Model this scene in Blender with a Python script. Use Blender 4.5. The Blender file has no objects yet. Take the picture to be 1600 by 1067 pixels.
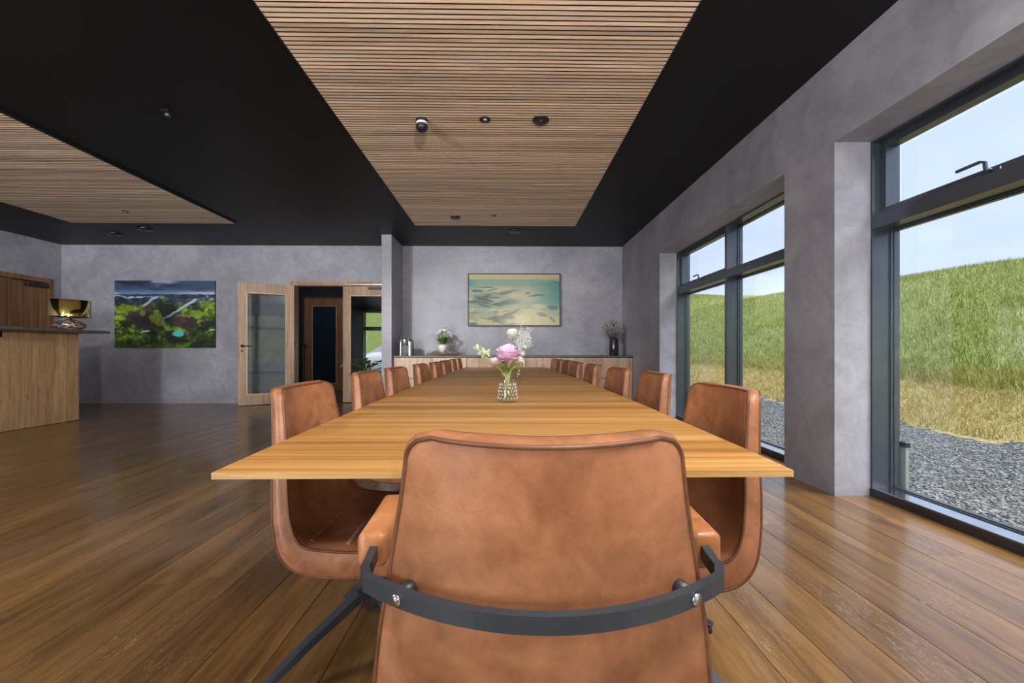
import bpy, math, random
import numpy as np
from mathutils import Vector, Matrix

random.seed(7)
rng = np.random.default_rng(7)
S = bpy.context.scene
COL = S.collection
PI = math.pi

# ------------------------------------------------------------------ camera
F = 655.0
cam_d = bpy.data.cameras.new('camera')
cam = bpy.data.objects.new('camera', cam_d)
COL.objects.link(cam)
cam.location = (0, 0, 0.99)
cam.rotation_euler = (PI / 2, 0, -0.0153)
cam_d.sensor_width = 36.0
cam_d.lens = F / 1600 * 36.0
cam_d.shift_y = 15.0 / 1600
cam_d.clip_start = 0.02
S.camera = cam

# ------------------------------------------------------------------ world, sun, exposure
W = bpy.data.worlds.new('world')
S.world = W
W.use_nodes = True
wn = W.node_tree.nodes
wl = W.node_tree.links
wn.clear()
w_out = wn.new('ShaderNodeOutputWorld')
w_bg = wn.new('ShaderNodeBackground')
w_tc = wn.new('ShaderNodeTexCoord')
w_mp = wn.new('ShaderNodeMapping')
w_mp.inputs['Scale'].default_value = (1.0, 1.0, 3.0)
w_nz = wn.new('ShaderNodeTexNoise')
w_nz.inputs['Scale'].default_value = 2.2
w_nz.inputs['Detail'].default_value = 5
w_cr = wn.new('ShaderNodeValToRGB')
w_cr.color_ramp.elements[0].position = 0.36
w_cr.color_ramp.elements[0].color = (0.50, 0.60, 0.82, 1)
w_cr.color_ramp.elements[1].position = 0.66
w_cr.color_ramp.elements[1].color = (0.61, 0.695, 0.86, 1)
wl.new(w_tc.outputs['Generated'], w_mp.inputs['Vector'])
wl.new(w_mp.outputs['Vector'], w_nz.inputs['Vector'])
wl.new(w_nz.outputs['Fac'], w_cr.inputs['Fac'])
wl.new(w_cr.outputs['Color'], w_bg.inputs['Color'])
w_bg.inputs['Strength'].default_value = 0.73
wl.new(w_bg.outputs['Background'], w_out.inputs['Surface'])

sun_d = bpy.data.lights.new('sun', 'SUN')
sun_d.energy = 3.1
sun_d.angle = math.radians(40)
sun_d.color = (1.0, 0.96, 0.9)
sun = bpy.data.objects.new('sun', sun_d)
COL.objects.link(sun)
sun.rotation_euler = Vector((0.72, -0.38, 0.95)).to_track_quat('Z', 'Y').to_euler()

DOWNLIGHT_W = 0.06
SPOT_W = 300.0
FILL_PANEL_W = 28.0
FILL_UPLIGHT_W = 900.0
# added area lamp stands in for daylight through the glazing behind the viewer
DAY_FILL_W = 60.0
for dx, dw in ((-4.55, 3.2),):
    dl = bpy.data.lights.new('window_daylight', 'AREA')
    dl.shape = 'RECTANGLE'
    dl.size, dl.size_y = 2.5, 2.45
    dl.energy = DAY_FILL_W * dw
    dl.color = (.90, .95, 1.0)
    do = bpy.data.objects.new('window_daylight', dl)
    COL.objects.link(do)
    do.location = (dx, -4.30, 1.32)
    do.rotation_euler = (PI / 2, 0, 0)

S.view_settings.view_transform = 'Standard'
S.view_settings.look = 'None'
S.view_settings.gamma = 1.0
S.view_settings.use_curve_mapping = False
S.view_settings.exposure = 1.05

# ------------------------------------------------------------------ helpers
def s2l(c):
    return tuple((x / 12.92 if x <= 0.04045 else ((x + 0.055) / 1.055) ** 2.4) for x in c)

def rgb(r, g, b):
    return s2l((r / 255, g / 255, b / 255)) + (1.0,)

class MB:
    """collects geometry and links it as one mesh object"""
    def __init__(self):
        self.v = []
        self.f = []
        self.sm = []
    def add(self, verts, faces, smooth=False):
        o = len(self.v)
        self.v.extend([tuple(p) for p in verts])
        for f in faces:
            self.f.append(tuple(i + o for i in f))
            self.sm.append(smooth)
        return self
    def box(self, x0, x1, y0, y1, z0, z1, b=0.0):
        if x0 > x1: x0, x1 = x1, x0
        if y0 > y1: y0, y1 = y1, y0
        if z0 > z1: z0, z1 = z1, z0
        if b <= 0:
            v = [(x0, y0, z0), (x1, y0, z0), (x1, y1, z0), (x0, y1, z0),
                 (x0, y0, z1), (x1, y0, z1), (x1, y1, z1), (x0, y1, z1)]
            f = [(3, 2, 1, 0), (4, 5, 6, 7), (0, 1, 5, 4), (1, 2, 6, 5), (2, 3, 7, 6), (3, 0, 4, 7)]
            return self.add(v, f)
        b = min(b, (x1 - x0) * .45, (y1 - y0) * .45, (z1 - z0) * .45)
        v = []
        idx = {}
        def P(sx, sy, sz, ax):
            key = (sx, sy, sz, ax)
            if key in idx: return idx[key]
            p = [x1 if sx > 0 else x0, y1 if sy > 0 else y0, z1 if sz > 0 else z0]
            sg = (sx, sy, sz)
            for k in range(3):
                if k != ax: p[k] -= sg[k] * b
            idx[key] = len(v)
            v.append(tuple(p))
            return idx[key]
        f = []
        R = [(-1, -1), (1, -1), (1, 1), (-1, 1)]
        for ax in range(3):
            for s in (-1, 1):
                q = []
                for (a, c) in R:
                    t = [0, 0, 0]
                    t[ax] = s
                    t[(ax + 1) % 3] = a
                    t[(ax + 2) % 3] = c
                    q.append(P(*t, ax))
                f.append(q if s > 0 else q[::-1])
        for ax in range(3):          # edges parallel to ax
            o1, o2 = (ax + 1) % 3, (ax + 2) % 3
            for a in (-1, 1):
                for c in (-1, 1):
                    def T(s):
                        t = [0, 0, 0]; t[ax] = s; t[o1] = a; t[o2] = c
                        return t
                    q = [P(*T(-1), o1), P(*T(1), o1), P(*T(1), o2), P(*T(-1), o2)]
                    f.append(q if a * c < 0 else q[::-1])
        for a in (-1, 1):
            for c in (-1, 1):
                for e in (-1, 1):
                    q = [P(a, c, e, 0), P(a, c, e, 1), P(a, c, e, 2)]
                    f.append(q if a * c * e > 0 else q[::-1])
        return self.add(v, f)
    def lathe(self, prof, c=(0, 0, 0), n=24, smooth=True, cap=True):
        v, f = [], []
        m = len(prof)
        for (r, z) in prof:
            for k in range(n):
                a = 2 * PI * k / n
                v.append((c[0] + r * math.cos(a), c[1] + r * math.sin(a), c[2] + z))
        for i in range(m - 1):
            for k in range(n):
                k2 = (k + 1) % n
                f.append((i * n + k, i * n + k2, (i + 1) * n + k2, (i + 1) * n + k))
        if cap:
            f.append(tuple(range(n))[::-1])
            f.append(tuple((m - 1) * n + k for k in range(n)))
        return self.add(v, f, smooth)
    def sweep(self, path, sec, closed=False, up=(0, 0, 1), smooth=True, scales=None):
        """sec: list of (side, up) offsets, path: list of points"""
        pts = [Vector(p) for p in path]
        n = len(pts)
        m = len(sec)
        v, f = [], []
        U = Vector(up)
        for i, p in enumerate(pts):
            a = pts[(i - 1) % n] if (closed or i > 0) else pts[i]
            b = pts[(i + 1) % n] if (closed or i < n - 1) else pts[i]
            t = (b - a)
            if t.length < 1e-9: t = Vector((0, 1, 0))
            t.normalize()
            u_ = U
            if abs(t.dot(U)) > 0.98: u_ = Vector((1, 0, 0)) if abs(t.x) < .9 else Vector((0, 1, 0))
            s = t.cross(u_)
            s.normalize()
            w = s.cross(t)
            k = scales[i] if scales else 1.0
            for (x, y) in sec:
                v.append(tuple(p + s * (x * k) + w * (y * k)))
        rng_ = n if closed else n - 1
        for i in range(rng_):
            j = (i + 1) % n
            for q in range(m):
                q2 = (q + 1) % m
                f.append((i * m + q, i * m + q2, j * m + q2, j * m + q))
        if not closed:
            f.append(tuple(range(m))[::-1])
            f.append(tuple((n - 1) * m + q for q in range(m)))
        return self.add(v, f, smooth)
    def tube(self, path, r, n=6, closed=False, scales=None):
        pts = [Vector(p) for p in path]
        q = [pts[0]]
        sc = [scales[0]] if scales else None
        for i, p in enumerate(pts[1:], 1):
            if (p - q[-1]).length > 1e-6:
                q.append(p)
                if scales: sc.append(scales[i])
        if closed and (q[0] - q[-1]).length < 1e-6: q.pop()
        pts = q
        N_ = len(pts)
        T = []
        for i in range(N_):
            a = pts[(i - 1) % N_] if (closed or i > 0) else pts[i]
            b = pts[(i + 1) % N_] if (closed or i < N_ - 1) else pts[i]
            T.append((b - a).normalized())
        u = T[0].orthogonal().normalized()
        U = [u]
        for i in range(1, N_):
            u = u - T[i] * u.dot(T[i])
            u = u.normalized() if u.length > 1e-6 else T[i].orthogonal().normalized()
            U.append(u)
        tw = 0.0
        if closed:
            e = (u - T[0] * u.dot(T[0])).normalized()
            tw = math.atan2(T[0].dot(e.cross(U[0])), e.dot(U[0]))
        v, f = [], []
        for i in range(N_):
            w = T[i].cross(U[i])
            k_ = sc[i] if scales else 1.0
            for k in range(n):
                a = 2 * PI * k / n + tw * i / N_
                v.append(tuple(pts[i] + (U[i] * math.cos(a) + w * math.sin(a)) * (r * k_)))
        for i in range(N_ if closed else N_ - 1):
            j = (i + 1) % N_
            for k in range(n):
                k2 = (k + 1) % n
                f.append((i * n + k, i * n + k2, j * n + k2, j * n + k))
        if not closed:
            f.append(tuple(range(n))[::-1])
            f.append(tuple((N_ - 1) * n + k for k in range(n)))
        return self.add(v, f, True)
    def cyl(self, p0, p1, r, n=16, r1=None):
        return self.tube([p0, p1], r, n, scales=[1.0, (r1 / r if r1 is not None else 1.0)])
    def ball(self, c, rx, ry=None, rz=None, n=12, m=8):
        ry = rx if ry is None else ry
        rz = rx if rz is None else rz
        v = [(c[0], c[1], c[2] - rz)]
        f = []
        for i in range(1, m):
            ph = -PI / 2 + PI * i / m
            for k in range(n):
                a = 2 * PI * k / n
                v.append((c[0] + rx * math.cos(ph) * math.cos(a), c[1] + ry * math.cos(ph) * math.sin(a), c[2] + rz * math.sin(ph)))
        v.append((c[0], c[1], c[2] + rz))
        for k in range(n):
            f.append((0, 1 + (k + 1) % n, 1 + k))
        for i in range(m - 2):
            for k in range(n):
                a = 1 + i * n + k
                b = 1 + i * n + (k + 1) % n
                f.append((a, b, b + n, a + n))
        t = len(v) - 1
        o = 1 + (m - 2) * n
        for k in range(n):
            f.append((o + k, o + (k + 1) % n, t))
        return self.add(v, f, True)
    def mesh(self, name):
        me = bpy.data.meshes.new(name)
        me.from_pydata(self.v, [], self.f)
        me.polygons.foreach_set('use_smooth', self.sm)
        me.update()
        return me

def link(name, me, mat=None, parent=None):
    if mat is not None and len(me.materials) == 0:
        me.materials.append(mat)
    o = bpy.data.objects.new(name, me)
    COL.objects.link(o)
    if parent is not None:
        o.parent = parent
    return o

def part(name, mb, mat, parent=None, label=None):
    o = link(name, mb.mesh(name), mat, parent)
    if label: o['label'] = label
    return o

def tag(o, label, cat, group=None):
    o['label'] = label
    o['category'] = cat
    if group: o['group'] = group
    return o

def thing(name, label, cat, loc=(0, 0, 0), rz=0.0, group=None):
    o = bpy.data.objects.new(name, None)
    o.empty_display_size = 0.05
    COL.objects.link(o)
    o.location = loc
    o.rotation_euler = (0, 0, rz)
    return tag(o, label, cat, group)

def struct(name, mb=None, mat=None, label=None, loc=(0, 0, 0), rz=0.0, category=None):
    if mb is None:
        o = bpy.data.objects.new(name, None)
        COL.objects.link(o)
    else:
        o = link(name, mb.mesh(name), mat)
    o.location = loc
    o.rotation_euler = (0, 0, rz)
    o['kind'] = 'structure'
    if label: o['label'] = label
    if category: o['category'] = category
    return o

def copy_tree(o, parent=None):
    c = o.copy()
    COL.objects.link(c)
    c.parent = parent
    for ch in list(o.children):
        copy_tree(ch, c)
    return c

# ------------------------------------------------------------------ materials
class NT:
    def __init__(self, name):
        self.m = bpy.data.materials.new(name)
        self.m.use_nodes = True
        self.t = self.m.node_tree
        self.n = self.t.nodes
        self.b = self.n['Principled BSDF']
        self.out = self.n['Material Output']
    def new(self, typ, **kw):
        nd = self.n.new(typ)
        for k, v in kw.items():
            if k in nd.inputs: nd.inputs[k].default_value = v
            else: setattr(nd, k, v)
        return nd
    def ln(self, a, b):
        self.t.links.new(a, b)
    def coord(self, scale=(1, 1, 1), rand=True, rot=(0, 0, 0)):
        tc = self.new('ShaderNodeTexCoord')
        mp = self.new('ShaderNodeMapping')
        mp.inputs['Scale'].default_value = scale
        mp.inputs['Rotation'].default_value = rot
        self.ln(tc.outputs['Object'], mp.inputs['Vector'])
        if rand:
            oi = self.new('ShaderNodeObjectInfo')
            mu = self.new('ShaderNodeMath', operation='MULTIPLY')
            mu.inputs[1].default_value = 53.0
            self.ln(oi.outputs['Random'], mu.inputs[0])
            ad = self.new('ShaderNodeVectorMath', operation='ADD')
            self.ln(mp.outputs['Vector'], ad.inputs[0])
            self.ln(mu.outputs[0], ad.inputs[1])
            return ad.outputs[0]
        return mp.outputs['Vector']
    def noise(self, vec, scale=5, detail=4, rough=.55, dist=0):
        nz = self.new('ShaderNodeTexNoise')
        nz.inputs['Scale'].default_value = scale
        nz.inputs['Detail'].default_value = detail
        nz.inputs['Roughness'].default_value = rough
        nz.inputs['Distortion'].default_value = dist
        self.ln(vec, nz.inputs['Vector'])
        return nz.outputs['Fac']
    def ramp(self, fac, stops):
        cr = self.new('ShaderNodeValToRGB')
        e = cr.color_ramp.elements
        while len(e) < len(stops): e.new(0.5)
        for i, (p, c) in enumerate(stops):
            e[i].position = p
            e[i].color = tuple(c) if len(c) == 4 else tuple(c) + (1,)
        self.ln(fac, cr.inputs['Fac'])
        return cr.outputs['Color']
    def mix(self, a, b, fac, mode='MIX'):
        mx = self.new('ShaderNodeMix', data_type='RGBA', blend_type=mode)
        for sock, val in ((0, fac), (6, a), (7, b)):
            if hasattr(val, 'links') or isinstance(val, bpy.types.NodeSocket):
                self.ln(val, mx.inputs[sock])
            else:
                mx.inputs[sock].default_value = val
        return mx.outputs[2]
    def bump(self, h, strength=.2, dist=.01):
        bp = self.new('ShaderNodeBump')
        bp.inputs['Strength'].default_value = strength
        bp.inputs['Distance'].default_value = dist
        self.ln(h, bp.inputs['Height'])
        self.ln(bp.outputs['Normal'], self.b.inputs['Normal'])
    def set(self, **kw):
        for k, v in kw.items():
            self.b.inputs[k.replace('_', ' ')].default_value = v
        return self

def plain(name, col, rough=.5, metal=0.0, spec=.5, noise=0.08):
    t = NT(name)
    t.set(Roughness=rough, Metallic=metal)
    t.b.inputs['Specular IOR Level'].default_value = spec
    c = t.coord((1, 1, 1))
    n = t.noise(c, 9, 4)
    lo = tuple(x * (1 - noise) for x in col[:3])
    hi = tuple(min(1, x * (1 + noise)) for x in col[:3])
    t.ln(t.ramp(n, [(.3, lo), (.7, hi)]), t.b.inputs['Base Color'])
    return t.m

def wood(name, dark, mid, light, axis='Z', rough=.4, scale=1.0, var=.25, along=.07, coat=0.0, knots=False, flecks=False, bump=.08, streaks=.55):
    t = NT(name)
    sc = [scale, scale, scale]
    sc['XYZ'.index(axis)] = scale * along
    c = t.coord(tuple(sc))
    broad = t.noise(c, 5, 3, .5, .6)
    ring = t.noise(c, 14, 6, .62, 1.2)
    fine = t.noise(c, 120, 3, .6, .2)
    col = t.ramp(broad, [(.28, dark), (.5, mid), (.74, light)])
    col2 = t.ramp(ring, [(.3, tuple(x * .55 for x in dark[:3])), (.52, mid), (.75, light)])
    col = t.mix(col, col2, .5)
    fcol = t.ramp(fine, [(.35, (.72, .70, .68)), (.6, (1.06, 1.06, 1.06))])
    col = t.mix(col, fcol, .55, 'MULTIPLY')
    sc4 = [scale, scale, scale]
    sc4['XYZ'.index(axis)] = scale * along * .5
    streak = t.noise(t.coord(tuple(sc4)), 38, 5, .65, .5)
    col = t.mix(col, t.ramp(streak, [(.36, (.62, .58, .54)), (.5, (1, 1, 1)), (.66, (1.14, 1.14, 1.12))]), streaks, 'MULTIPLY')
    oi = t.new('ShaderNodeObjectInfo')
    vr = t.ramp(oi.outputs['Random'], [(0, (1 - var,) * 3), (1, (1 + var, 1 + var, 1 + var * .9))])
    col = t.mix(col, vr, 1.0, 'MULTIPLY')
    if knots:
        sc2 = [1.0, 1.0, 1.0]
        sc2['XYZ'.index(axis)] = .45
        c2 = t.coord(tuple(sc2))
        kn = t.noise(c2, 3.2, 3, .6, .8)
        col = t.mix(col, (.035, .018, .010, 1), t.ramp(kn, [(.66, (0, 0, 0)), (.78, (.75, .75, .75))]))
    if flecks:
        sc3 = [7.0, 7.0, 7.0]
        sc3['XYZ'.index(axis)] = 2.6
        c3 = t.coord(tuple(sc3))
        fl = t.noise(c3, 3.0, 2, .5, 2.5)
        msk = t.noise(t.coord((1, 1, 1)), 2.0, 2)
        thin = t.ramp(fl, [(.485, (0, 0, 0)), (.5, (1, 1, 1)), (.515, (0, 0, 0))])
        mk = t.ramp(msk, [(.52, (0, 0, 0)), (.62, (.55, .55, .55))])
        col = t.mix(col, (.45, .33, .20, 1), t.mix(thin, mk, 1.0, 'MULTIPLY'))
    t.ln(col, t.b.inputs['Base Color'])
    t.set(Roughness=rough)
    if coat:
        t.b.inputs['Coat Weight'].default_value = coat
        t.b.inputs['Coat Roughness'].default_value = .12
    t.bump(fine, bump, .003)
    return t.m

def thin_glass(name, tint=(1, 1, 1, 1), refl=1.0, rough=0.0):
    t = NT(name)
    t.n.remove(t.b)
    tr = t.new('ShaderNodeBsdfTransparent')
    tr.inputs['Color'].default_value = tint
    gl = t.new('ShaderNodeBsdfGlossy')
    gl.inputs['Roughness'].default_value = rough
    gl.inputs['Color'].default_value = (refl, refl, refl, 1)
    lw = t.new('ShaderNodeLayerWeight')
    lw.inputs['Blend'].default_value = .5
    p5 = t.new('ShaderNodeMath', operation='POWER')
    t.ln(lw.outputs['Facing'], p5.inputs[0])
    p5.inputs[1].default_value = 5.0
    sc_ = t.new('ShaderNodeMath', operation='MULTIPLY_ADD')
    t.ln(p5.outputs[0], sc_.inputs[0])
    sc_.inputs[1].default_value = .96
    sc_.inputs[2].default_value = .04
    mx = t.new('ShaderNodeMixShader')
    t.ln(sc_.outputs[0], mx.inputs[0])
    t.ln(tr.outputs[0], mx.inputs[1])
    t.ln(gl.outputs[0], mx.inputs[2])
    t.ln(mx.outputs[0], t.out.inputs['Surface'])
    return t.m

M = {}
def plaster():
    t = NT('grey_microcement')
    c = t.coord((1, 1, 1), rand=False)
    a = t.noise(c, 1.3, 6, .62, .5)
    b = t.noise(c, 3.6, 7, .68, 1.6)
    d = t.noise(c, 26, 3, .6)
    ca = t.ramp(a, [(.3, (.245, .243, .294)), (.5, (.312, .309, .366)), (.7, (.380, .377, .436))])
    cb = t.ramp(b, [(.34, (.78, .77, .78)), (.6, (1.05, 1.05, 1.05))])
    col = t.mix(ca, cb, .75, 'MULTIPLY')
    vor = t.new('ShaderNodeTexVoronoi')
    vor.inputs['Scale'].default_value = 3.0
    mp = t.noise(c, 9, 3)
    t.ln(col, t.b.inputs['Base Color'])
    t.set(Roughness=.55)
    t.ln(t.ramp(b, [(.3, (.42,) * 3), (.7, (.68,) * 3)]), t.b.inputs['Roughness'])
    t.bump(t.mix(b, d, .4), .12, .01)
    t.n.remove(vor)
    return t.m
M['wall'] = plaster()
M['ceiling'] = plain('black_ceiling_paint', (.0052, .0052, .0062), .5, 0, .25)
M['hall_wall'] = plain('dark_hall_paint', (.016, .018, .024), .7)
M['frame'] = plain('graphite_window_metal', (.085, .10, .125), .24, 0.55, .6)
M['ledge'] = plain('satin_aluminium', (.62, .65, .70), .16, 1.0)
M['black'] = plain('black_plastic', (.010, .010, .011), .38)
M['black_metal'] = plain('black_powder_coat', (.018, .019, .022), .42, 0, .5)
M['chair_metal'] = plain('slate_grey_steel', (.045, .053, .066), .40, .35, .5)
M['chrome'] = plain('brushed_steel', (.62, .62, .63), .22, 1.0)
M['white'] = plain('white_plastic', (.72, .72, .73), .35)
M['glass'] = thin_glass('window_glass', (.985, .995, .99, 1))
M['door_glass'] = thin_glass('door_glass', (.78, .81, .81, 1), 1.0)
M['vase_glass'] = thin_glass('clear_vase_glass', (.992, .996, .992, 1), 1.0, .02)
M['dark_glass'] = plain('dark_blue_glass', (.008, .016, .030), .14, 0, .5)
M['floor'] = wood('oak_floor_boards', (.082, .038, .010), (.208, .104, .030), (.325, .175, .060), 'Y', .36, 1.0, .24, .10, .5, True, True, .12)
M['table'] = wood('striped_table_veneer', (.265, .108, .026), (.49, .246, .070), (.65, .380, .130), 'X', .46, 1.5, .05, .02, .0, False, False, .03)
M['table'].node_tree.nodes['Principled BSDF'].inputs['Specular IOR Level'].default_value = .16
M['table_edge'] = wood('pale_table_edge', (.38, .20, .07), (.52, .30, .11), (.62, .39, .16), 'X', .38, 2.0, .04, .04)
M['walnut'] = wood('grey_walnut_veneer', (.26, .148, .084), (.40, .250, .156), (.50, .335, .22), 'Z', .45, 1.0, .10, .06)
M['cabinet'] = wood('pale_walnut_veneer', (.38, .235, .155), (.56, .39, .285), (.68, .50, .38), 'Z', .45, 1.0, .08, .06)
M['counter'] = wood('knotty_oak_boards', (.34, .19, .085), (.55, .345, .175), (.68, .46, .26), 'Z', .45, .8, .14, .08, 0, True)
M['side_door'] = wood('dark_oak_door', (.13, .058, .024), (.22, .105, .046), (.30, .15, .07), 'Z', .45, .8, .16, .06)
M['slat'] = wood('pine_ceiling_slat', (.68, .48, .335), (.84, .635, .475), (.92, .75, .60), 'X', .55, 1.0, .22, .05, 0, False, False, .03)
M['lipping'] = wood('pale_lipping', (.45, .30, .17), (.58, .42, .26), (.66, .50, .33), 'Z', .5, 1.0, .04)
M['stone'] = plain('grey_stone_top', (.105, .105, .108), .42, 0, .5, .15)

def leather(name, dark, mid, light, rough=.40):
    t = NT(name)
    c = t.coord((1, 1, 1))
    a = t.noise(c, 6, 5, .6, .4)
    b = t.noise(c, 22, 5, .65, .5)
    g = t.noise(c, 320, 2, .6)
    col = t.ramp(a, [(.3, dark), (.52, mid), (.72, light)])
    col = t.mix(col, t.ramp(b, [(.35, (.74, .68, .64)), (.65, (1.14, 1.10, 1.05))]), .75, 'MULTIPLY')
    t.ln(col, t.b.inputs['Base Color'])
    t.ln(t.ramp(b, [(.3, (rough - .08,) * 3), (.7, (rough + .1,) * 3)]), t.b.inputs['Roughness'])
    t.bump(g, .10, .002)
    return t.m
M['leather'] = leather('cognac_leather', (.235, .092, .040), (.37, .158, .076), (.45, .205, .10))
M['arm_leather'] = leather('tan_arm_leather', (.33, .125, .045), (.46, .19, .075), (.52, .23, .10), .36)
M['piping'] = leather('dark_piping_leather', (.11, .042, .02), (.16, .066, .032), (.2, .085, .042))
M['thread'] = plain('pale_thread', (.60, .45, .32), .7)

# ------------------------------------------------------------------ structure
H = 3.0
XR = 2.25            # inner face of window wall
XL = -8.39
YB = 8.05
YF = -4.0
# floor: base slab, boards as parts
fb = MB().box(XL - .3, XR + .5, YF - .3, 12.1, -.25, -.022)
floor = struct('floor', fb, M['stone'], 'oiled oak plank floor of the meeting room')
PW = .2
X0 = .842
def plank_mesh(w, l):
    g, d = .0016, .0022
    hw = w / 2 - .0005
    v = []
    for (z, i) in ((-.02, 0), (-d, 0), (0, g)):
        v += [(-hw + i, i * .3, z), (hw - i, i * .3, z), (hw - i, l - i * .3, z), (-hw + i, l - i * .3, z)]
    f = [(8, 9, 10, 11)]
    for a in (0, 4):
        for k in range(4):
            k2 = (k + 1) % 4
            f.append((a + k, a + k2, a + 4 + k2, a + 4 + k))
    return v, f
plank_cache = {}
def plank_me(w, l):
    key = (round(w, 3), round(l, 3))
    if key not in plank_cache:
        v, f = plank_mesh(w, l)
        plank_cache[key] = MB().add(v, f).mesh('plank')
        plank_cache[key].materials.append(M['floor'])
    return plank_cache[key]
rest = MB()
k0 = math.floor((XL - X0) / PW)
k1 = math.ceil((XR + .25 - X0) / PW)
for k in range(k0, k1):
    xa, xb = X0 + k * PW, X0 + (k + 1) * PW
    xa, xb = max(xa, XL), min(xb, XR + .245)
    if xb - xa < .02: continue
    r = random.Random(k * 13 + 5)
    yend = YB
    if xa > XR - .01: yend = YB
    y = .95 - r.random() * 1.9
    if k == -11: y = 1.855 - 2.2
    indiv = xb > -6.4
    lens = [1.8, 2.0, 2.2]
    yy = YF
    first = True
    while yy < y - .05:              # boards behind the camera
        l = min(2.2, y - yy)
        v, f = plank_mesh(xb - xa, l)
        rest.add([(p[0] + (xa + xb) / 2, p[1] + yy, p[2]) for p in v], f)
        yy += l
    while y < yend - .01:
        l = r.choice(lens) if k != -11 else 2.2
        if yend - y - l < .35: l = yend - y
        if indiv:
            o = link('plank', plank_me(xb - xa, l), None, floor)
            o.location = ((xa + xb) / 2, y, 0)
        else:
            v, f = plank_mesh(xb - xa, l)
            rest.add([(p[0] + (xa + xb) / 2, p[1] + y, p[2]) for p in v], f)
        y += l
ro = part('plank_field', rest, M['floor'], floor)
ro['kind'] = 'stuff'

ceil = MB().box(XL - .3, XR + .5, YF - .3, 12.3, H, H + .2)
struct('ceiling', ceil, M['ceiling'], 'matt black painted ceiling')

# window wall: piers and lintel (openings below 2.42)
OP = [(-3.16, -.42), (.09, 2.834), (3.35, 6.09)]
ZH = 2.42
XO = 2.69
wr = MB().box(XR, XO, YF, YB, ZH, H)
ys = [YF] + [q for o in OP for q in o] + [YB]
for a, b in zip(ys[0::2], ys[1::2]):
    wr.box(XR, XO, a, b, -.1, ZH)
wr_o = struct('wall_right', wr, M['wall'], 'grey microcement window wall with deep reveals')
# back wall with door opening
DX0, DX1, DZ = -4.09, -2.14, 2.32
wb = MB()
wb.box(XL - .2, DX0, YB, YB + .15, -.02, H)
wb.box(DX1, XO, YB, YB + .15, -.02, H)
wb.box(DX0, DX1, YB, YB + .15, DZ, H)
struct('wall_back', wb, M['wall'], 'grey microcement back wall with pictures')
pier = MB().box(-2.14, -1.97, 7.27, YB, -.01, H)
struct('wall_pier', pier, M['wall'], 'narrow grey microcement pier beside the double door')
wlft = MB().box(XL - .2, XL, YF, 6.82, -.02, H).box(XL - .2, XL, 7.9, YB, -.02, H).box(XL - .2, XL, 6.82, 7.9, 2.32, H)
struct('wall_left', wlft, M['wall'], 'grey microcement side wall beyond the bar')
RW = [(-5.85, -3.25), (-1.7, 1.0)]
wf = MB().box(XL - .2, XO, YF - .2, YF, 2.6, H)
xs = [XL - .2] + [q for o in RW for q in o] + [XO]
for a, b in zip(xs[0::2], xs[1::2]):
    wf.box(a, b, YF - .2, YF, -.1, 2.6)
struct('wall_front', wf, M['wall'], 'grey microcement wall behind the viewer')

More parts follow.
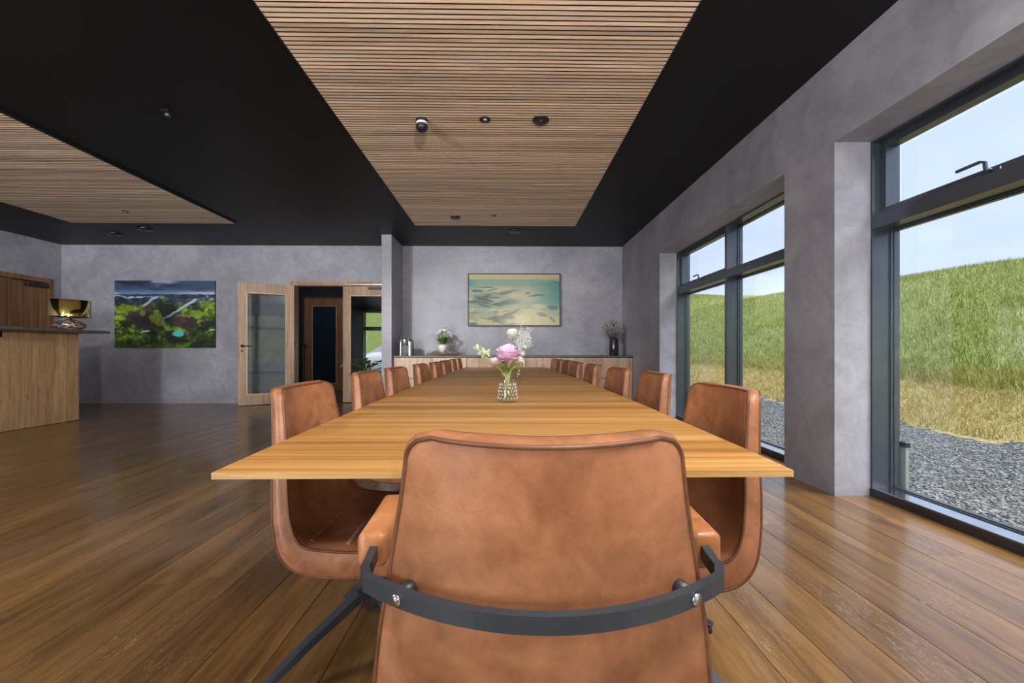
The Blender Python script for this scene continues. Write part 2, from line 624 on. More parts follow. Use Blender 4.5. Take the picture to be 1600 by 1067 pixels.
# ------------------------------------------------------------------ windows
def window(name, label, W_, H_, loc, rz, mullion=True, sash_side=1):
    """local: opening along x 0..W, outward = +y, z up"""
    o = struct(name, None, None, label, loc, rz)
    D0, D1, G = .0, .12, .16           # frame depth, bead, glass plane
    t = .014
    fr = MB()
    fr.box(0, t, D0, G + .03, 0, H_)
    fr.box(W_ - t, W_, D0, G + .03, 0, H_)
    fr.box(t, W_ - t, D0, G + .03, H_ - t, H_)
    fr.box(t, W_ - t, D0, G + .03, 0, .055)
    part('window_frame', fr, M['frame'], o)
    zt0, zt1 = H_ * .752, H_ * .790
    tr = MB().box(t, W_ - t, D0, G + .02, zt0, zt1)
    part('transom', tr, M['frame'], o)
    cols = [(t, W_ - t)]
    if mullion:
        mw = .042
        ml = MB().box(W_ / 2 - mw / 2, W_ / 2 + mw / 2, D0 - .002, G + .022, .055, zt0)
        ml.box(W_ / 2 - mw / 2, W_ / 2 + mw / 2, D0 - .002, G + .022, zt1, H_ - t)
        part('mullion', ml, M['frame'], o)
        cols = [(t, W_ / 2 - mw / 2), (W_ / 2 + mw / 2, W_ - t)]
    for ci, (a, b) in enumerate(cols):
        for (z0, z1, up) in ((.055, zt0, False), (zt1, H_ - t, True)):
            is_sash = up and ((ci == 1) if sash_side > 0 else (ci == 0))
            bd = MB()
            w = .016
            def ring(y0, y1, w, ins=0.0):
                bd.box(a + ins, a + ins + w, y0, y1, z0 + ins, z1 - ins)
                bd.box(b - ins - w, b - ins, y0, y1, z0 + ins, z1 - ins)
                bd.box(a + ins + w, b - ins - w, y0, y1, z1 - ins - w, z1 - ins)
                bd.box(a + ins + w, b - ins - w, y0, y1, z0 + ins, z0 + ins + w)
            ring(D1, G, .010)
            ring(D1 + .018, G + .01, .016)
            part('glazing_bead', bd, M['frame'], o)
            ins = .012
            if is_sash:
                bd = MB()
                ring(.052, .125, .045)
                so = part('sash', bd, M['frame'], o)
                hx = (a + b) / 2
                hd = MB()
                hd.box(hx - .035, hx + .035, .045, .052, z0 + .012, z0 + .034, .003)
                hd.cyl((hx, .05, z0 + .022), (hx, .005, z0 + .03), .009, 10)
                hd.sweep([(hx, .008, z0 + .02), (hx, .002, z0 + .065), (hx + .02 * sash_side, .0, z0 + .074), (hx + .135 * sash_side, -.002, z0 + .070)],
                         [(-.007, -.006), (.007, -.006), (.007, .006), (-.007, .006)], up=(0, 1, 0), smooth=False)
                part('handle', hd, M['frame'], so)
                ins = .045
            gp = MB().box(a + ins, b - ins, G - .004, G + .002, z0 + ins, z1 - ins)
            part('pane', gp, M['glass'], o)
    part('sill_ledge', MB().box(t, W_ - t, .002, D1, .055, .060), M['ledge'], o)
    sl = MB().box(0, W_, -.008, 0, 0, .05)
    part('sill_cover', sl, M['black_metal'], o)
    return o
# window wall faces +X: local x -> -Y when rz=-90deg (outward local +y -> +X)
for i, (a, b) in enumerate(reversed(OP)):
    lab = ['floor-length two-bay graphite window beyond the grey pillar',
           'large graphite window nearest the viewer with tilting top light',
           'graphite window in the side wall behind the viewer'][i]
    # rz=-90: local (x,y)->( y,-x): x runs toward -Y, start at far jamb
    window('window_%d' % (i + 1), lab, b - a, ZH, (XR + .25, b, 0), -PI / 2, True, -1)
for i, (a, b) in enumerate(RW):
    # outward = -Y : rz=180, local x -> -X
    window('window_%d' % (i + 4), 'wide graphite window in the wall behind the viewer, bay %s' % ['one', 'two'][i], b - a, 2.6, (b, YF - .05, 0), PI, True, 1)
# ------------------------------------------------------------------ slatted ceiling panels
def slat_panel(label, xa, xb, ya, yb, pitch=.0379):
    p = thing('slatted_ceiling_panel', label, 'ceiling panel', ((xa + xb) / 2, (ya + yb) / 2, H), 0, 'slatted wooden ceiling panels')
    w = xb - xa
    l = yb - ya
    bk = MB().box(-w / 2, w / 2, -l / 2, l / 2, -.004, -.0005)
    part('backing', bk, M['black'], p)
    fr = MB()
    e, d = .008, .024
    fr.box(-w / 2 - e, -w / 2, -l / 2 - e, l / 2 + e, -d, -.0005)
    fr.box(w / 2, w / 2 + e, -l / 2 - e, l / 2 + e, -d, -.0005)
    fr.box(-w / 2, w / 2, l / 2, l / 2 + e, -d, -.0005)
    fr.box(-w / 2, w / 2, -l / 2 - e, -l / 2, -d, -.0005)
    part('edge_trim', fr, M['black_metal'], p)
    me = MB().box(-w / 2 + .001, w / 2 - .001, -.0140, .0140, -.022, -.0045).mesh('slat')
    me.materials.append(M['slat'])
    me.materials.append(M['black'])
    for pg in me.polygons:                       # veneered face, black core on the sides
        pg.material_index = 0 if pg.normal.z < -.5 else 1
    n = int(l / pitch)
    for k in range(n):
        o = link('slat', me, None, p)
        o.location = (0, l / 2 - pitch * (k + .5), 0)
    return p
slat_panel('long slatted wood ceiling panel right above the dining table', -1.43, 1.107, .6, 6.65)
slat_panel('slatted wood ceiling panel over the bar side of the room', -6.72, -4.21, 1.6, 6.6)

# ------------------------------------------------------------------ ceiling fixtures
def lamp_light(name, loc, watt, size, parent, spot=None, aim=None, blend=.6):
    if spot:
        d = bpy.data.lights.new(name, 'SPOT')
        d.spot_size = spot
        d.spot_blend = blend
        d.shadow_soft_size = size
    else:
        d = bpy.data.lights.new(name, 'AREA')
        d.shape = 'DISK'
        d.size = size * 2
    d.energy = watt
    d.color = (1.0, .97, .93)
    o = bpy.data.objects.new(name, d)
    COL.objects.link(o)
    o.parent = parent
    o.location = loc
    if aim is not None:
        o.rotation_euler = Vector(aim).to_track_quat('-Z', 'Y').to_euler()
    return o

M['emit'] = None
def emit_mat():
    t = NT('lamp_lens')
    t.set(Roughness=.3)
    t.b.inputs['Base Color'].default_value = (.25, .26, .3, 1)
    t.b.inputs['Emission Color'].default_value = (1, .93, .84, 1)
    t.b.inputs['Emission Strength'].default_value = .15
    return t.m
M['lens'] = emit_mat()
def downlight(x, y, label, watt, r=.048, z=H - .022):
    p = thing('downlight', label, 'downlight', (x, y, z), 0, 'recessed black downlights')
    rg = MB().lathe([(r * .72, -.002), (r * .75, -.007), (r, -.005), (r, .0)], n=28, cap=False)
    part('trim_ring', rg, M['black'], p)
    cn = MB().lathe([(r * .72, -.002), (r * .60, -.0015), (.001, -.001)], n=28, cap=False)
    part('reflector', cn, M['black_metal'], p)
    ln_ = MB().ball((0, 0, -.002), r * .34, None, .002, 16, 6)
    part('lens', ln_, M['lens'], p)
    lamp_light('downlight_lamp', (0, 0, -.012), watt, r * .6, p)
    return p
downlight(-.176, 3.60, 'small black recessed downlight in slats between smoke detector and disc', DOWNLIGHT_W)
downlight(-.17, 6.15, 'tiny black downlight at the far end of the slatted table panel', DOWNLIGHT_W, .038)
downlight(-.17, 1.05, 'black recessed downlight in slats above the near end of the table', DOWNLIGHT_W)
downlight(-5.40, 6.04, 'tiny black downlight in the slatted panel over the bar side', DOWNLIGHT_W * .4, .038)
downlight(-5.40, 3.50, 'black downlight in the bar-side slatted panel nearer the viewer', DOWNLIGHT_W * .4, .038)

def fill_panel(x, y, label, watt, w=.6, z=H):  # unseen square fill panels, added to brighten the room
    p = thing('ceiling_light', label, 'ceiling light', (x, y, z), 0, 'square ceiling lights')
    fr_ = MB()
    h = w / 2
    for (a, b, c_, d) in ((-h, h, -h, -h + .02), (-h, h, h - .02, h), (-h, -h + .02, -h + .02, h - .02), (h - .02, h, -h + .02, h - .02)):
        fr_.box(a, b, c_, d, -.035, 0)
    part('frame', fr_, M['black_metal'], p)
    part('diffuser', MB().box(-h + .02, h - .02, -h + .02, h - .02, -.012, -.006), M['lens'], p)
    d = bpy.data.lights.new('ceiling_light_lamp', 'AREA')
    d.shape = 'SQUARE'
    d.size = w - .06
    d.energy = watt
    d.color = (1.0, .97, .93)
    o = bpy.data.objects.new('ceiling_light_lamp', d)
    COL.objects.link(o)
    o.parent = p
    o.location = (0, 0, -.02)
    return p
for (x, y, lab) in ((-3.0, .3, 'square ceiling light above the floor left of the viewer'), (-3.0, -2.2, 'square ceiling light left of and behind the viewer'),
                    (.6, -.3, 'square ceiling light right above the viewer'), (1.3, -1.7, 'square ceiling light behind the viewer'),
                    (1.7, .6, 'square ceiling light by the near window')):
    fill_panel(x, y, lab, FILL_PANEL_W * (1.1 if (x, y) == (-3.0, .3) else .6 if x < -2 else .8 if x > 1 else 1.1))

def uplighter(x, y, label, watt, aim):  # unseen upward lamps, added to light the ceiling and far walls
    p = thing('floor_lamp', label, 'floor lamp', (x, y, 0), 0, 'black uplighter floor lamps')
    part('base', MB().lathe([(.15, 0), (.15, .012), (.14, .02), (.02, .026)], n=32), M['black_metal'], p)
    part('pole', MB().cyl((0, 0, .02), (0, 0, 1.52), .012, 12), M['black_metal'], p)
    part('bowl', MB().lathe([(.02, 1.50), (.06, 1.51), (.13, 1.545), (.16, 1.58), (.156, 1.58), (.126, 1.55), (.05, 1.52), (.001, 1.515)], n=36, cap=False), M['black_metal'], p)
    lamp_light('floor_lamp_bulb', (0, 0, 1.60), watt, .10, p, spot=math.radians(120), aim=aim, blend=.55)
    return p
uplighter(.95, -2.9, 'black uplighter floor lamp in the corner behind the viewer', FILL_UPLIGHT_W, (-.38, .70, .68))
uplighter(-4.4, -2.7, 'black uplighter floor lamp on the bar side behind the viewer', FILL_UPLIGHT_W, (-.15, .75, .75))

def disc_fixture(x, y, label, r, h, z, name='ceiling_speaker', cat='ceiling speaker', glint=True):
    p = thing(name, label, cat, (x, y, z))
    b = MB().lathe([(r, 0), (r, -h * .5), (r * .93, -h), (r * .6, -h * 1.05), (.002, -h * 1.05)], n=32, cap=False)
    part('body', b, M['black'], p)
    rg = MB().lathe([(r * .62, -h * 1.04), (r * .60, -h * 1.22), (r * .40, -h * 1.22), (r * .38, -h * 1.04)], n=28, cap=False)
    part('inner_ring', rg, M['black_metal'], p)
    if glint:
        part('sensor_dot', MB().ball((0, 0, -h * 1.05), r * .12, None, h * .3, 12, 6), M['chrome'], p)
    return p
disc_fixture(.302, 3.60, 'flat black ceiling disc right of the downlight in slats', .072, .012, H - .022, 'ceiling_sensor', 'sensor')
disc_fixture(-.743, 6.22, 'round black ceiling disc near the far end of slats', .072, .020, H - .022, 'ceiling_sensor', 'sensor', False)
disc_fixture(.16, 7.02, 'black round speaker in the black ceiling before the alcove', .11, .015, H, glint=False)
disc_fixture(-5.93, 6.98, 'black ceiling speaker closer to the slats on the bar side', .11, .02, H, glint=False)
disc_fixture(-6.70, 7.28, 'black ceiling speaker farther left by the back wall', .11, .02, H, glint=False)
sm = thing('smoke_detector', 'black smoke detector with white band hanging below slats', 'smoke detector', (-.72, 3.62, H - .022))
part('collar', MB().lathe([(.052, 0), (.052, -.018), (.05, -.022)], n=28), M['black'], sm)
part('white_band', MB().lathe([(.049, -.022), (.049, -.042)], n=28), M['white'], sm)
part('housing', MB().lathe([(.05, -.042), (.05, -.07), (.042, -.086), (.03, -.09), (.028, -.098), (.002, -.10)], n=28, cap=False), M['black'], sm)
part('grille', MB().lathe([(.0515, -.05), (.0515, -.054), (.0515, -.054), (.0505, -.058), (.0515, -.062), (.0515, -.066)], n=28, cap=False), M['black_metal'], sm)
sp = thing('ceiling_spotlight', 'small adjustable black spotlight on the black ceiling left of the slats', 'spotlight', (-2.84, 3.56, H))
part('base', MB().box(-.035, .035, -.035, .035, -.008, 0, .002), M['black'], sp)
part('head', MB().cyl((-.006, -.010, -.018), (.018, .027, -.036), .022, 18, .02), M['black_metal'], sp)
lamp_light('spotlight_lamp', (.026, .040, -.044), SPOT_W, .04, sp, spot=math.radians(56), aim=(2.9, 4.45, -2.35), blend=.9)

# ------------------------------------------------------------------ table
TY0, TY1, TZ = .835, 6.31, .75
def half_w(y):
    s = (y - TY0) / (TY1 - TY0)
    return .580 + .050 * (1 - (2 * s - 1) ** 2) ** .8
tb = thing('conference_table', 'long honey-coloured wooden conference table with knife edges', 'table', (0, (TY0 + TY1) / 2, 0))
yc = (TY0 + TY1) / 2
def top_panel(ya, yb, first, last):
    n = 16
    ysl = [ya + (yb - ya) * i / n for i in range(n + 1)]
    rings = []
    for i, y in enumerate(ysl):
        hw = half_w(y)
        if y == TY0: pass
        rings.append((y, hw))
    up, lo, ch = [], [], []
    v = []
    f = []
    for (y, hw) in rings:
        yl = y
        yi = y
        if first and y == ya: yi = y + .10
        if last and y == yb: yi = y - .10
        v += [(-hw, y - yc, TZ), (hw, y - yc, TZ), (hw, y - yc, TZ - .013), (hw - .11, yi - yc, TZ - .034), (-hw + .11, yi - yc, TZ - .034), (-hw, y - yc, TZ - .013)]
    for i in range(len(rings) - 1):
        for q in range(6):
            q2 = (q + 1) % 6
            f.append((i * 6 + q2, i * 6 + q, (i + 1) * 6 + q, (i + 1) * 6 + q2))
    m = (len(rings) - 1) * 6
    if first:
        f += [(0, 5, 2, 1)[::-1], (5, 4, 3, 2)[::-1]]
    else:
        f += [(0, 1, 2, 3, 4, 5)]
    if last:
        f += [(m, m + 1, m + 2, m + 5)[::-1], (m + 5, m + 2, m + 3, m + 4)[::-1]]
    else:
        f += [(m + 5, m + 4, m + 3, m + 2, m + 1, m)]
    me = MB().add(v, f).mesh('tabletop')
    me.materials.append(M['table'])
    me.materials.append(M['table_edge'])
    for p in me.polygons:
        if abs(p.normal.z) < .5: p.material_index = 1
    return me
cuts = [TY0, 2.20, 3.60, 4.96, TY1]
for i in range(4):
    link('tabletop', top_panel(cuts[i] + (.0015 if i else 0), cuts[i + 1] - (.0015 if i < 3 else 0), i == 0, i == 3), None, tb)
for k, y in enumerate((1.9, 3.57, 5.25)):
    ped = MB().box(-.11, .11, y - yc - .045, y - yc + .045, .03, .716, .006)
    po = part('pedestal', ped, M['black_metal'], tb)
    part('foot', MB().box(-.15, .15, y - yc - .05, y - yc + .05, 0, .03, .008), M['black_metal'], po)

# ------------------------------------------------------------------ chairs
def catmull(P, n):
    P = [np.array(p, float) for p in P]
    Q = [2 * P[0] - P[1]] + P + [2 * P[-1] - P[-2]]
    out = []
    segs = len(P) - 1
    for i in range(segs):
        a, b, c, d = Q[i:i + 4]
        for k in range(n):
            t = k / n
            out.append(.5 * ((2 * b) + (-a + c) * t + (2 * a - 5 * b + 4 * c - d) * t * t + (-a + 3 * b - 3 * c + d) * t ** 3))
    out.append(P[-1])
    return np.array(out)

def shell_grid():
    # columns: y, z (outer centre line), half width, side-forward curvature, thickness
    K = [(-.302, .875, .180, .054, .042),
         (-.297, .795, .190, .056, .046),
         (-.289, .700, .207, .058, .050),
         (-.277, .600, .224, .052, .055),
         (-.256, .500, .236, .042, .062),
         (-.222, .428, .242, .030, .075),
         (-.165, .384, .242, .018, .085),
         (-.080, .368, .241, .012, .088),
         (.050, .366, .240, .010, .085),
         (.165, .376, .237, .010, .075),
         (.225, .398, .232, .008, .050)]
    C = catmull(K, 6)
    nu = 21
    # arclength
    d = np.r_[0, np.cumsum(np.hypot(np.diff(C[:, 0]), np.diff(C[:, 1])))]
    L = d[-1]
    # denser rows at both ends for corner rounding
    s = np.unique(np.r_[np.linspace(0, .06, 9), np.linspace(.06, L - .06, 38), np.linspace(L - .06, L, 7)])
    D = np.array([[np.interp(x, d, C[:, j]) for j in range(5)] for x in s])
    r = .034
    outer, inner = [], []
    for i, (y, z, hw, c, th) in enumerate(D):
        for q in (s[i], L - s[i]):
            if q < r:
                hw = hw - r + math.sqrt(max(r * r - (r - q) ** 2, 0))
        a = max(i - 1, 0)
        b = min(i + 1, len(D) - 1)
        ty, tz = D[b, 0] - D[a, 0], D[b, 1] - D[a, 1]
        n_ = math.hypot(ty, tz)
        ny, nz = -tz / n_, ty / n_          # towards the sitter
        if i < len(D) * .3 and ny < 0: ny, nz = -ny, -nz
        ro, ri = [], []
        hw_full = D[i, 2]
        for k in range(nu):
            u = -1 + 2 * k / (nu - 1)
            x = u * hw
            uu = x / hw_full
            off = c * uu * uu
            eo = .003 * max(0, (abs(u) - .9) / .1) ** 2
            lift = .002 * uu * uu * max(0, 1 - s[i] / .25)
            ro.append((x, y + ny * (off + eo), z + nz * (off + eo) + lift))
            thk = th * (1 - .10 * uu ** 4)
            pin = .006 * max(0, (abs(u) - .9) / .1) ** 2
            ri.append((x, y + ny * (off + thk - pin), z + nz * (off + thk - pin) + lift))
        outer.append(ro)
        inner.append(ri)
    return np.array(outer), np.array(inner)
OUT, INN = shell_grid()

def boundary(G, ins=0):
    nv, nu = G.shape[:2]
    a = ins
    path = [G[a, k] for k in range(a, nu - a)] + [G[i, nu - 1 - a] for i in range(a + 1, nv - a)] + \
           [G[nv - 1 - a, k] for k in range(nu - 2 - a, a - 1, -1)] + [G[i, a] for i in range(nv - 2 - a, a, -1)]
    return path

def build_chair(root, arms=True):
    nv, nu = OUT.shape[:2]
    mb = MB()
    fo = []
    for i in range(nv - 1):
        for k in range(nu - 1):
            a = i * nu + k
            fo.append((a, a + nu, a + nu + 1, a + 1))
    mb.add(OUT.reshape(-1, 3), fo, True)
    back = part('outer_shell', mb, M['leather'], root)
    mb = MB()
    mb.add(INN.reshape(-1, 3), [f[::-1] for f in fo], True)
    po = boundary(OUT)
    pi_ = boundary(INN)
    n = len(po)
    cen = np.array([0, -.05, .55])
    v = []
    for j in range(n):
        a, b = np.array(po[j]), np.array(pi_[j])
        p0, p1 = np.array(po[(j - 1) % n]), np.array(po[(j + 1) % n])
        t = p1 - p0
        nn = np.cross(t, b - a)
        nn = nn / (np.linalg.norm(nn) + 1e-9)
        for w in (0, .25, .5, .75, 1):
            bulge = .007 * math.sin(PI * w)
            v.append(a * (1 - w) + b * w + nn * bulge)
    f = []
    for j in range(n):
        j2 = (j + 1) % n
        for q in range(4):
            f.append((j * 5 + q, j * 5 + q + 1, j2 * 5 + q + 1, j2 * 5 + q))
    # decide outwardness once
    tst = np.array(v[2]) - (np.array(v[0]) + np.array(v[4])) / 2
    if np.dot(tst, np.array(v[2]) - cen) < 0:
        v2 = []
        for j in range(n):
            a, b = np.array(v[j * 5]), np.array(v[j * 5 + 4])
            for q in range(5):
                base = a * (1 - q / 4) + b * q / 4
                v2.append(base - (np.array(v[j * 5 + q]) - base))
        v = v2
    mb.add(v, f, True)
    part('seat_cushion', mb, M['leather'], root)
    for nm, G in (('back_piping', OUT), ('front_piping', INN)):
        path = boundary(G)
        part('piping', MB().tube(path, .0036, 6, True), M['piping'], root)
    st = MB()
    for row in (30, 36):
        zz = []
        pr = INN[row]
        for k in range(2, nu - 2):
            for h in range(4):
                t = h / 4
                p = pr[k] * (1 - t) + pr[k + 1] * t
                q = INN[row + 1][k] - INN[row][k]
                q = q / np.linalg.norm(q) * .006 * (1 if h % 2 else -1)
                c0 = np.array([0, .06, .62]) - p
                zz.append(tuple(p + q + np.array([0, c0[1], c0[2]]) / np.linalg.norm(c0[1:]) * .0012))
        st.tube(zz, .0010, 4)
    part('stitching', st, M['thread'], root)
    if arms: build_arms(root)
    build_base(root, 0.0 if arms else -.19)

def build_arms(root):
    # arm frame: one flat bar round the back
    zf = .678
    path = []
    half = [(-.264, -.02, zf + .006), (-.262, -.06, zf + .006), (-.256, -.14, zf + .004), (-.252, -.185, zf), (-.249, -.212, zf), (-.238, -.234, zf), (-.215, -.250, zf)]
    for t in np.linspace(-.19, 0, 10):
        half.append((t, -.250 - .070 * (1 - (t / .215) ** 2), zf))
    path = half + [(-x, y, z) for (x, y, z) in half[-2::-1]]
    sec = [(-.006, -.0108), (.006, -.0108), (.006, .0108), (-.006, .0108)]
    arm = part('arm_frame', MB().sweep(path, sec, smooth=False), M['chair_metal'], root)
    for s in (-1, 1):
        x = s * .186
        y = -.250 - .070 * (1 - (.186 / .215) ** 2)
        nrm = Vector((s * .42, -1, 0)).normalized()
        c = Vector((x, y, zf))
        part('screw', MB().cyl(c + nrm * .006, c + nrm * .0095, .0075, 14).cyl(c + nrm * .0095, c + nrm * .010, .0035, 6), M['chrome'], arm)
        part('spacer', MB().cyl(c - nrm * .004, c - nrm * .040, .011, 12), M['black_metal'], arm)
        # arm pad
        pth = [(s * .2585, -.150, .683), (s * .263, -.06, .684), (s * .266, -.02, .684), (s * .269, .015, .684)]
        w, h = .0225, .027
        b = .011
        sc = []
        for cx_, cy_, a0 in ((w - b, h - b, 0), (-w + b, h - b, PI / 2), (-w + b, -h + b, PI), (w - b, -h + b, 1.5 * PI)):
            for q_ in range(4):
                aa = a0 + q_ * PI / 6
                sc.append((cx_ + b * math.cos(aa), cy_ + b * math.sin(aa)))
        pa, pb = pth[0], pth[-1]
        mbp = MB().sweep([(pa[0], pa[1] - .007, pa[2]), (pa[0], pa[1] - .005, pa[2])] + pth + [(pb[0], pb[1] + .005, pb[2]), (pb[0], pb[1] + .007, pb[2])], sc, smooth=True, scales=[.74, .90, 1, 1, 1, 1, .90, .74])
        part('armrest', mbp, M['arm_leather'], root)
def build_base(root, turn=0.0):
    part('mounting_plate', MB().box(-.10, .10, -.12, .10, .352, .366, .004), M['black_metal'], root)
    part('column', MB().lathe([(.030, .17), (.030, .26), (.022, .265), (.022, .356)], n=18), M['chair_metal'], root)
    for k in range(4):
        a = PI / 4 + k * PI / 2 + turn
        ca, sa = math.cos(a), math.sin(a)
        pth = [(ca * r_, sa * r_, z_) for (r_, z_) in ((.0, .218), (.06, .212), (.20, .128), (.345, .028))]
        lg = MB().sweep(pth, [(-.016, -.011), (.016, -.011), (.016, .011), (-.016, .011)], smooth=False, scales=[1.15, 1.15, 1.0, .8])
        lo = part('leg', lg, M['chair_metal'], root)
        part('glide', MB().lathe([(.013, 0), (.013, .012), (.008, .022)], (ca * .338, sa * .338, 0), 12), M['black'], lo)

EXC = .25
ordn = ['nearest', 'second', 'third', 'fourth', 'fifth', 'sixth', 'seventh', 'eighth']
LFT = [(1.18, .667), (1.99, .733), (2.55, .727), (3.30, .713), (3.90, .690), (4.55, .693), (5.20, .690), (5.80, .690)]
RGT = [(1.09, .682), (1.88, .752), (2.45, .735), (3.22, .722), (3.93, .708), (4.50, .715), (5.05, .700), (5.65, .700)]
GRP = 'cognac leather chairs around the conference table'
head = thing('conference_chair', 'cognac leather armchair in the foreground, its back towards the viewer', 'chair', (.054, .800, 0), -.01, GRP)
build_chair(head)
side = thing('conference_chair', 'side', 'chair', (0, 0, 0), 0, GRP)
build_chair(side, False)
first_side = True
for i, (d, x) in enumerate(LFT):
    c = side if first_side else copy_tree(side)
    first_side = False
    tag(c, 'armless cognac leather chair on the door side of the table, %s from the viewer' % ordn[i], 'chair', GRP)
    c.location = (-x + EXC, d + .195, 0)
    c.rotation_euler = (0, 0, -PI / 2 + [.03, .02, -.02, .01, .03, -.03, .02, 0][i])
for i, (d, x) in enumerate(RGT):
    c = copy_tree(side)
    tag(c, 'armless cognac leather chair on the window side of the table, %s from the viewer' % ordn[i], 'chair', GRP)
    c.location = (x - EXC, d + .195, 0)
    c.rotation_euler = (0, 0, PI / 2 + [-.02, -.05, .03, -.02, .02, .02, -.03, 0][i])
c = copy_tree(head)
tag(c, 'cognac leather armchair at the far head of the table by the cabinets', 'chair', GRP)
c.location = (.02, 6.50, 0)
c.rotation_euler = (0, 0, PI)

# ------------------------------------------------------------------ sideboard cabinets in the alcove
SY0, SY1, SZ = 7.36, YB, .905
def px_x(px, D): return (px - 790) / F * D
edges = [-1.965] + [px_x(p, SY0) for p in (673, 729.3, 775.5, 821.8, 877.4, 932.6)] + [2.245]
desc = ['first from the pier, under the coffee machine', 'second from the pier, under the flower pot', 'third from the pier', 'fourth from the pier, behind the table bouquets',
        'fifth from the pier, below the picture', 'second from the window wall', 'at the window wall, under the black vase']
for i in range(7):
    a, b = edges[i], edges[i + 1]
    w = b - a
    cb = thing('sideboard_cabinet', 'walnut sideboard cabinet, ' + desc[i], 'cabinet', (a, SY0, 0), 0, 'walnut sideboard cabinets in the alcove')
    part('body', MB().box(.0, w, .022, SY1 - SY0 - .002, .08, SZ - .026), M['black'], cb)
    part('plinth', MB().box(.0, w, .06, SY1 - SY0 - .002, 0, .08), M['black'], cb)
    g = .004
    part('door', MB().box(g, w - g, 0, .02, .515, SZ - .032, .0015), M['cabinet'], cb)
    part('drawer_front', MB().box(g, w - g, 0, .02, .085, .505, .0015), M['cabinet'], cb)
wt = MB().box(-1.968, 2.248, SY0 - .012, SY1 - .001, SZ - .024, SZ + .004, .002)
tag(part('sideboard_worktop', wt, M['stone']), 'thin grey stone worktop running along the alcove cabinets', 'worktop')
STOP = SZ + .004

# ------------------------------------------------------------------ bar counter
CX = -6.14
bc = thing('bar_counter', 'oak board bar counter at the left edge of the room', 'bar counter', (CX, 3.7, 0))
part('body', MB().box(-.42, -.02, -2.2, 2.42, 0, 1.243), M['black'], bc)
yb_ = [-2.2, -1.8, -1.38, -.97, -.55, -.12, .30, .70, 1.10, 1.51, 1.92, 2.26, 2.43]
for a, b in zip(yb_[:-1], yb_[1:]):
    part('board', MB().box(-.0195, 0, a + .002, b - .002, .004, 1.243, .0015), M['counter'], bc)
for a, b in ((-.42, -.22), (-.22, -.0205)):
    part('board', MB().box(a, b - .001, 2.4205, 2.43, .004, 1.243), M['counter'], bc)
so = part('socket', MB().box(.0, .012, 1.36, 1.50, 1.16, 1.235, .003), M['black'], bc)
bt = MB().box(-6.62, -5.72, 1.4, 6.16, 1.244, 1.278, .003)
tag(part('bar_worktop', bt, M['stone']), 'thin grey stone slab overhanging the oak bar counter', 'worktop')
BT = 1.278
pot = MB().lathe([(.05, 0), (.06, .02), (.062, .10), (.055, .14), (.05, .145), (.048, .12), (.045, .02), (.002, .018)], n=24)
tag(part('dark_mug', pot, plain('navy_glaze', (.012, .016, .035), .3)), 'dark blue cup on the bar top at the left edge', 'cup').location = (-6.02, 4.99, BT)

# lamp
def mosaic():
    t = NT('mosaic_lamp_foot')
    c = t.coord((1, 1, 1))
    v = t.new('ShaderNodeTexVoronoi')
    v.inputs['Scale'].default_value = 55
    t.ln(c, v.inputs['Vector'])
    sp_ = t.new('ShaderNodeSeparateColor')
    t.ln(v.outputs['Color'], sp_.inputs[0])
    col = t.ramp(sp_.outputs[0], [(.15, (.09, .04, .025)), (.4, (.30, .17, .11)), (.6, (.62, .55, .48)), (.8, (.12, .08, .06)), (.95, (.75, .7, .62))])
    t.ln(col, t.b.inputs['Base Color'])
    t.set(Roughness=.25, Metallic=.35)
    return t.m
lm = thing('table_lamp', 'table lamp with gold drum shade and mottled round foot on the bar', 'lamp', (-6.14, 6.0, BT))
part('foot', MB().lathe([(.075, 0), (.085, .004), (.14, .03), (.175, .065), (.165, .095), (.12, .125), (.06, .152), (.03, .168), (.028, .19)], n=40), mosaic(), lm)
gold = plain('polished_gold', (.75, .60, .22), .12, 1.0)
sh = MB()
R_, z0, z1 = .215, .190, .425
sh.lathe([(R_, z0), (R_, z1), (R_ - .004, z1), (R_ - .004, z0), (R_, z0)], n=56, cap=False)
part('shade', sh, gold, lm)
part('neck', MB().cyl((0, 0, .185), (0, 0, .30), .012, 12), M['chrome'], lm)
part('shade_ring', MB().tube([(math.cos(a) * (R_ + .001), math.sin(a) * (R_ + .001), z0 + .004) for a in np.linspace(0, 2 * PI, 41)[:-1]], .003, 6, True), gold, lm)
sp3 = MB()
for a in (0, 2 * PI / 3, 4 * PI / 3):
    sp3.cyl((0, 0, .296), (math.cos(a) * (R_ - .003), math.sin(a) * (R_ - .003), .296), .0025, 6)
part('shade_spider', sp3, M['chrome'], lm)

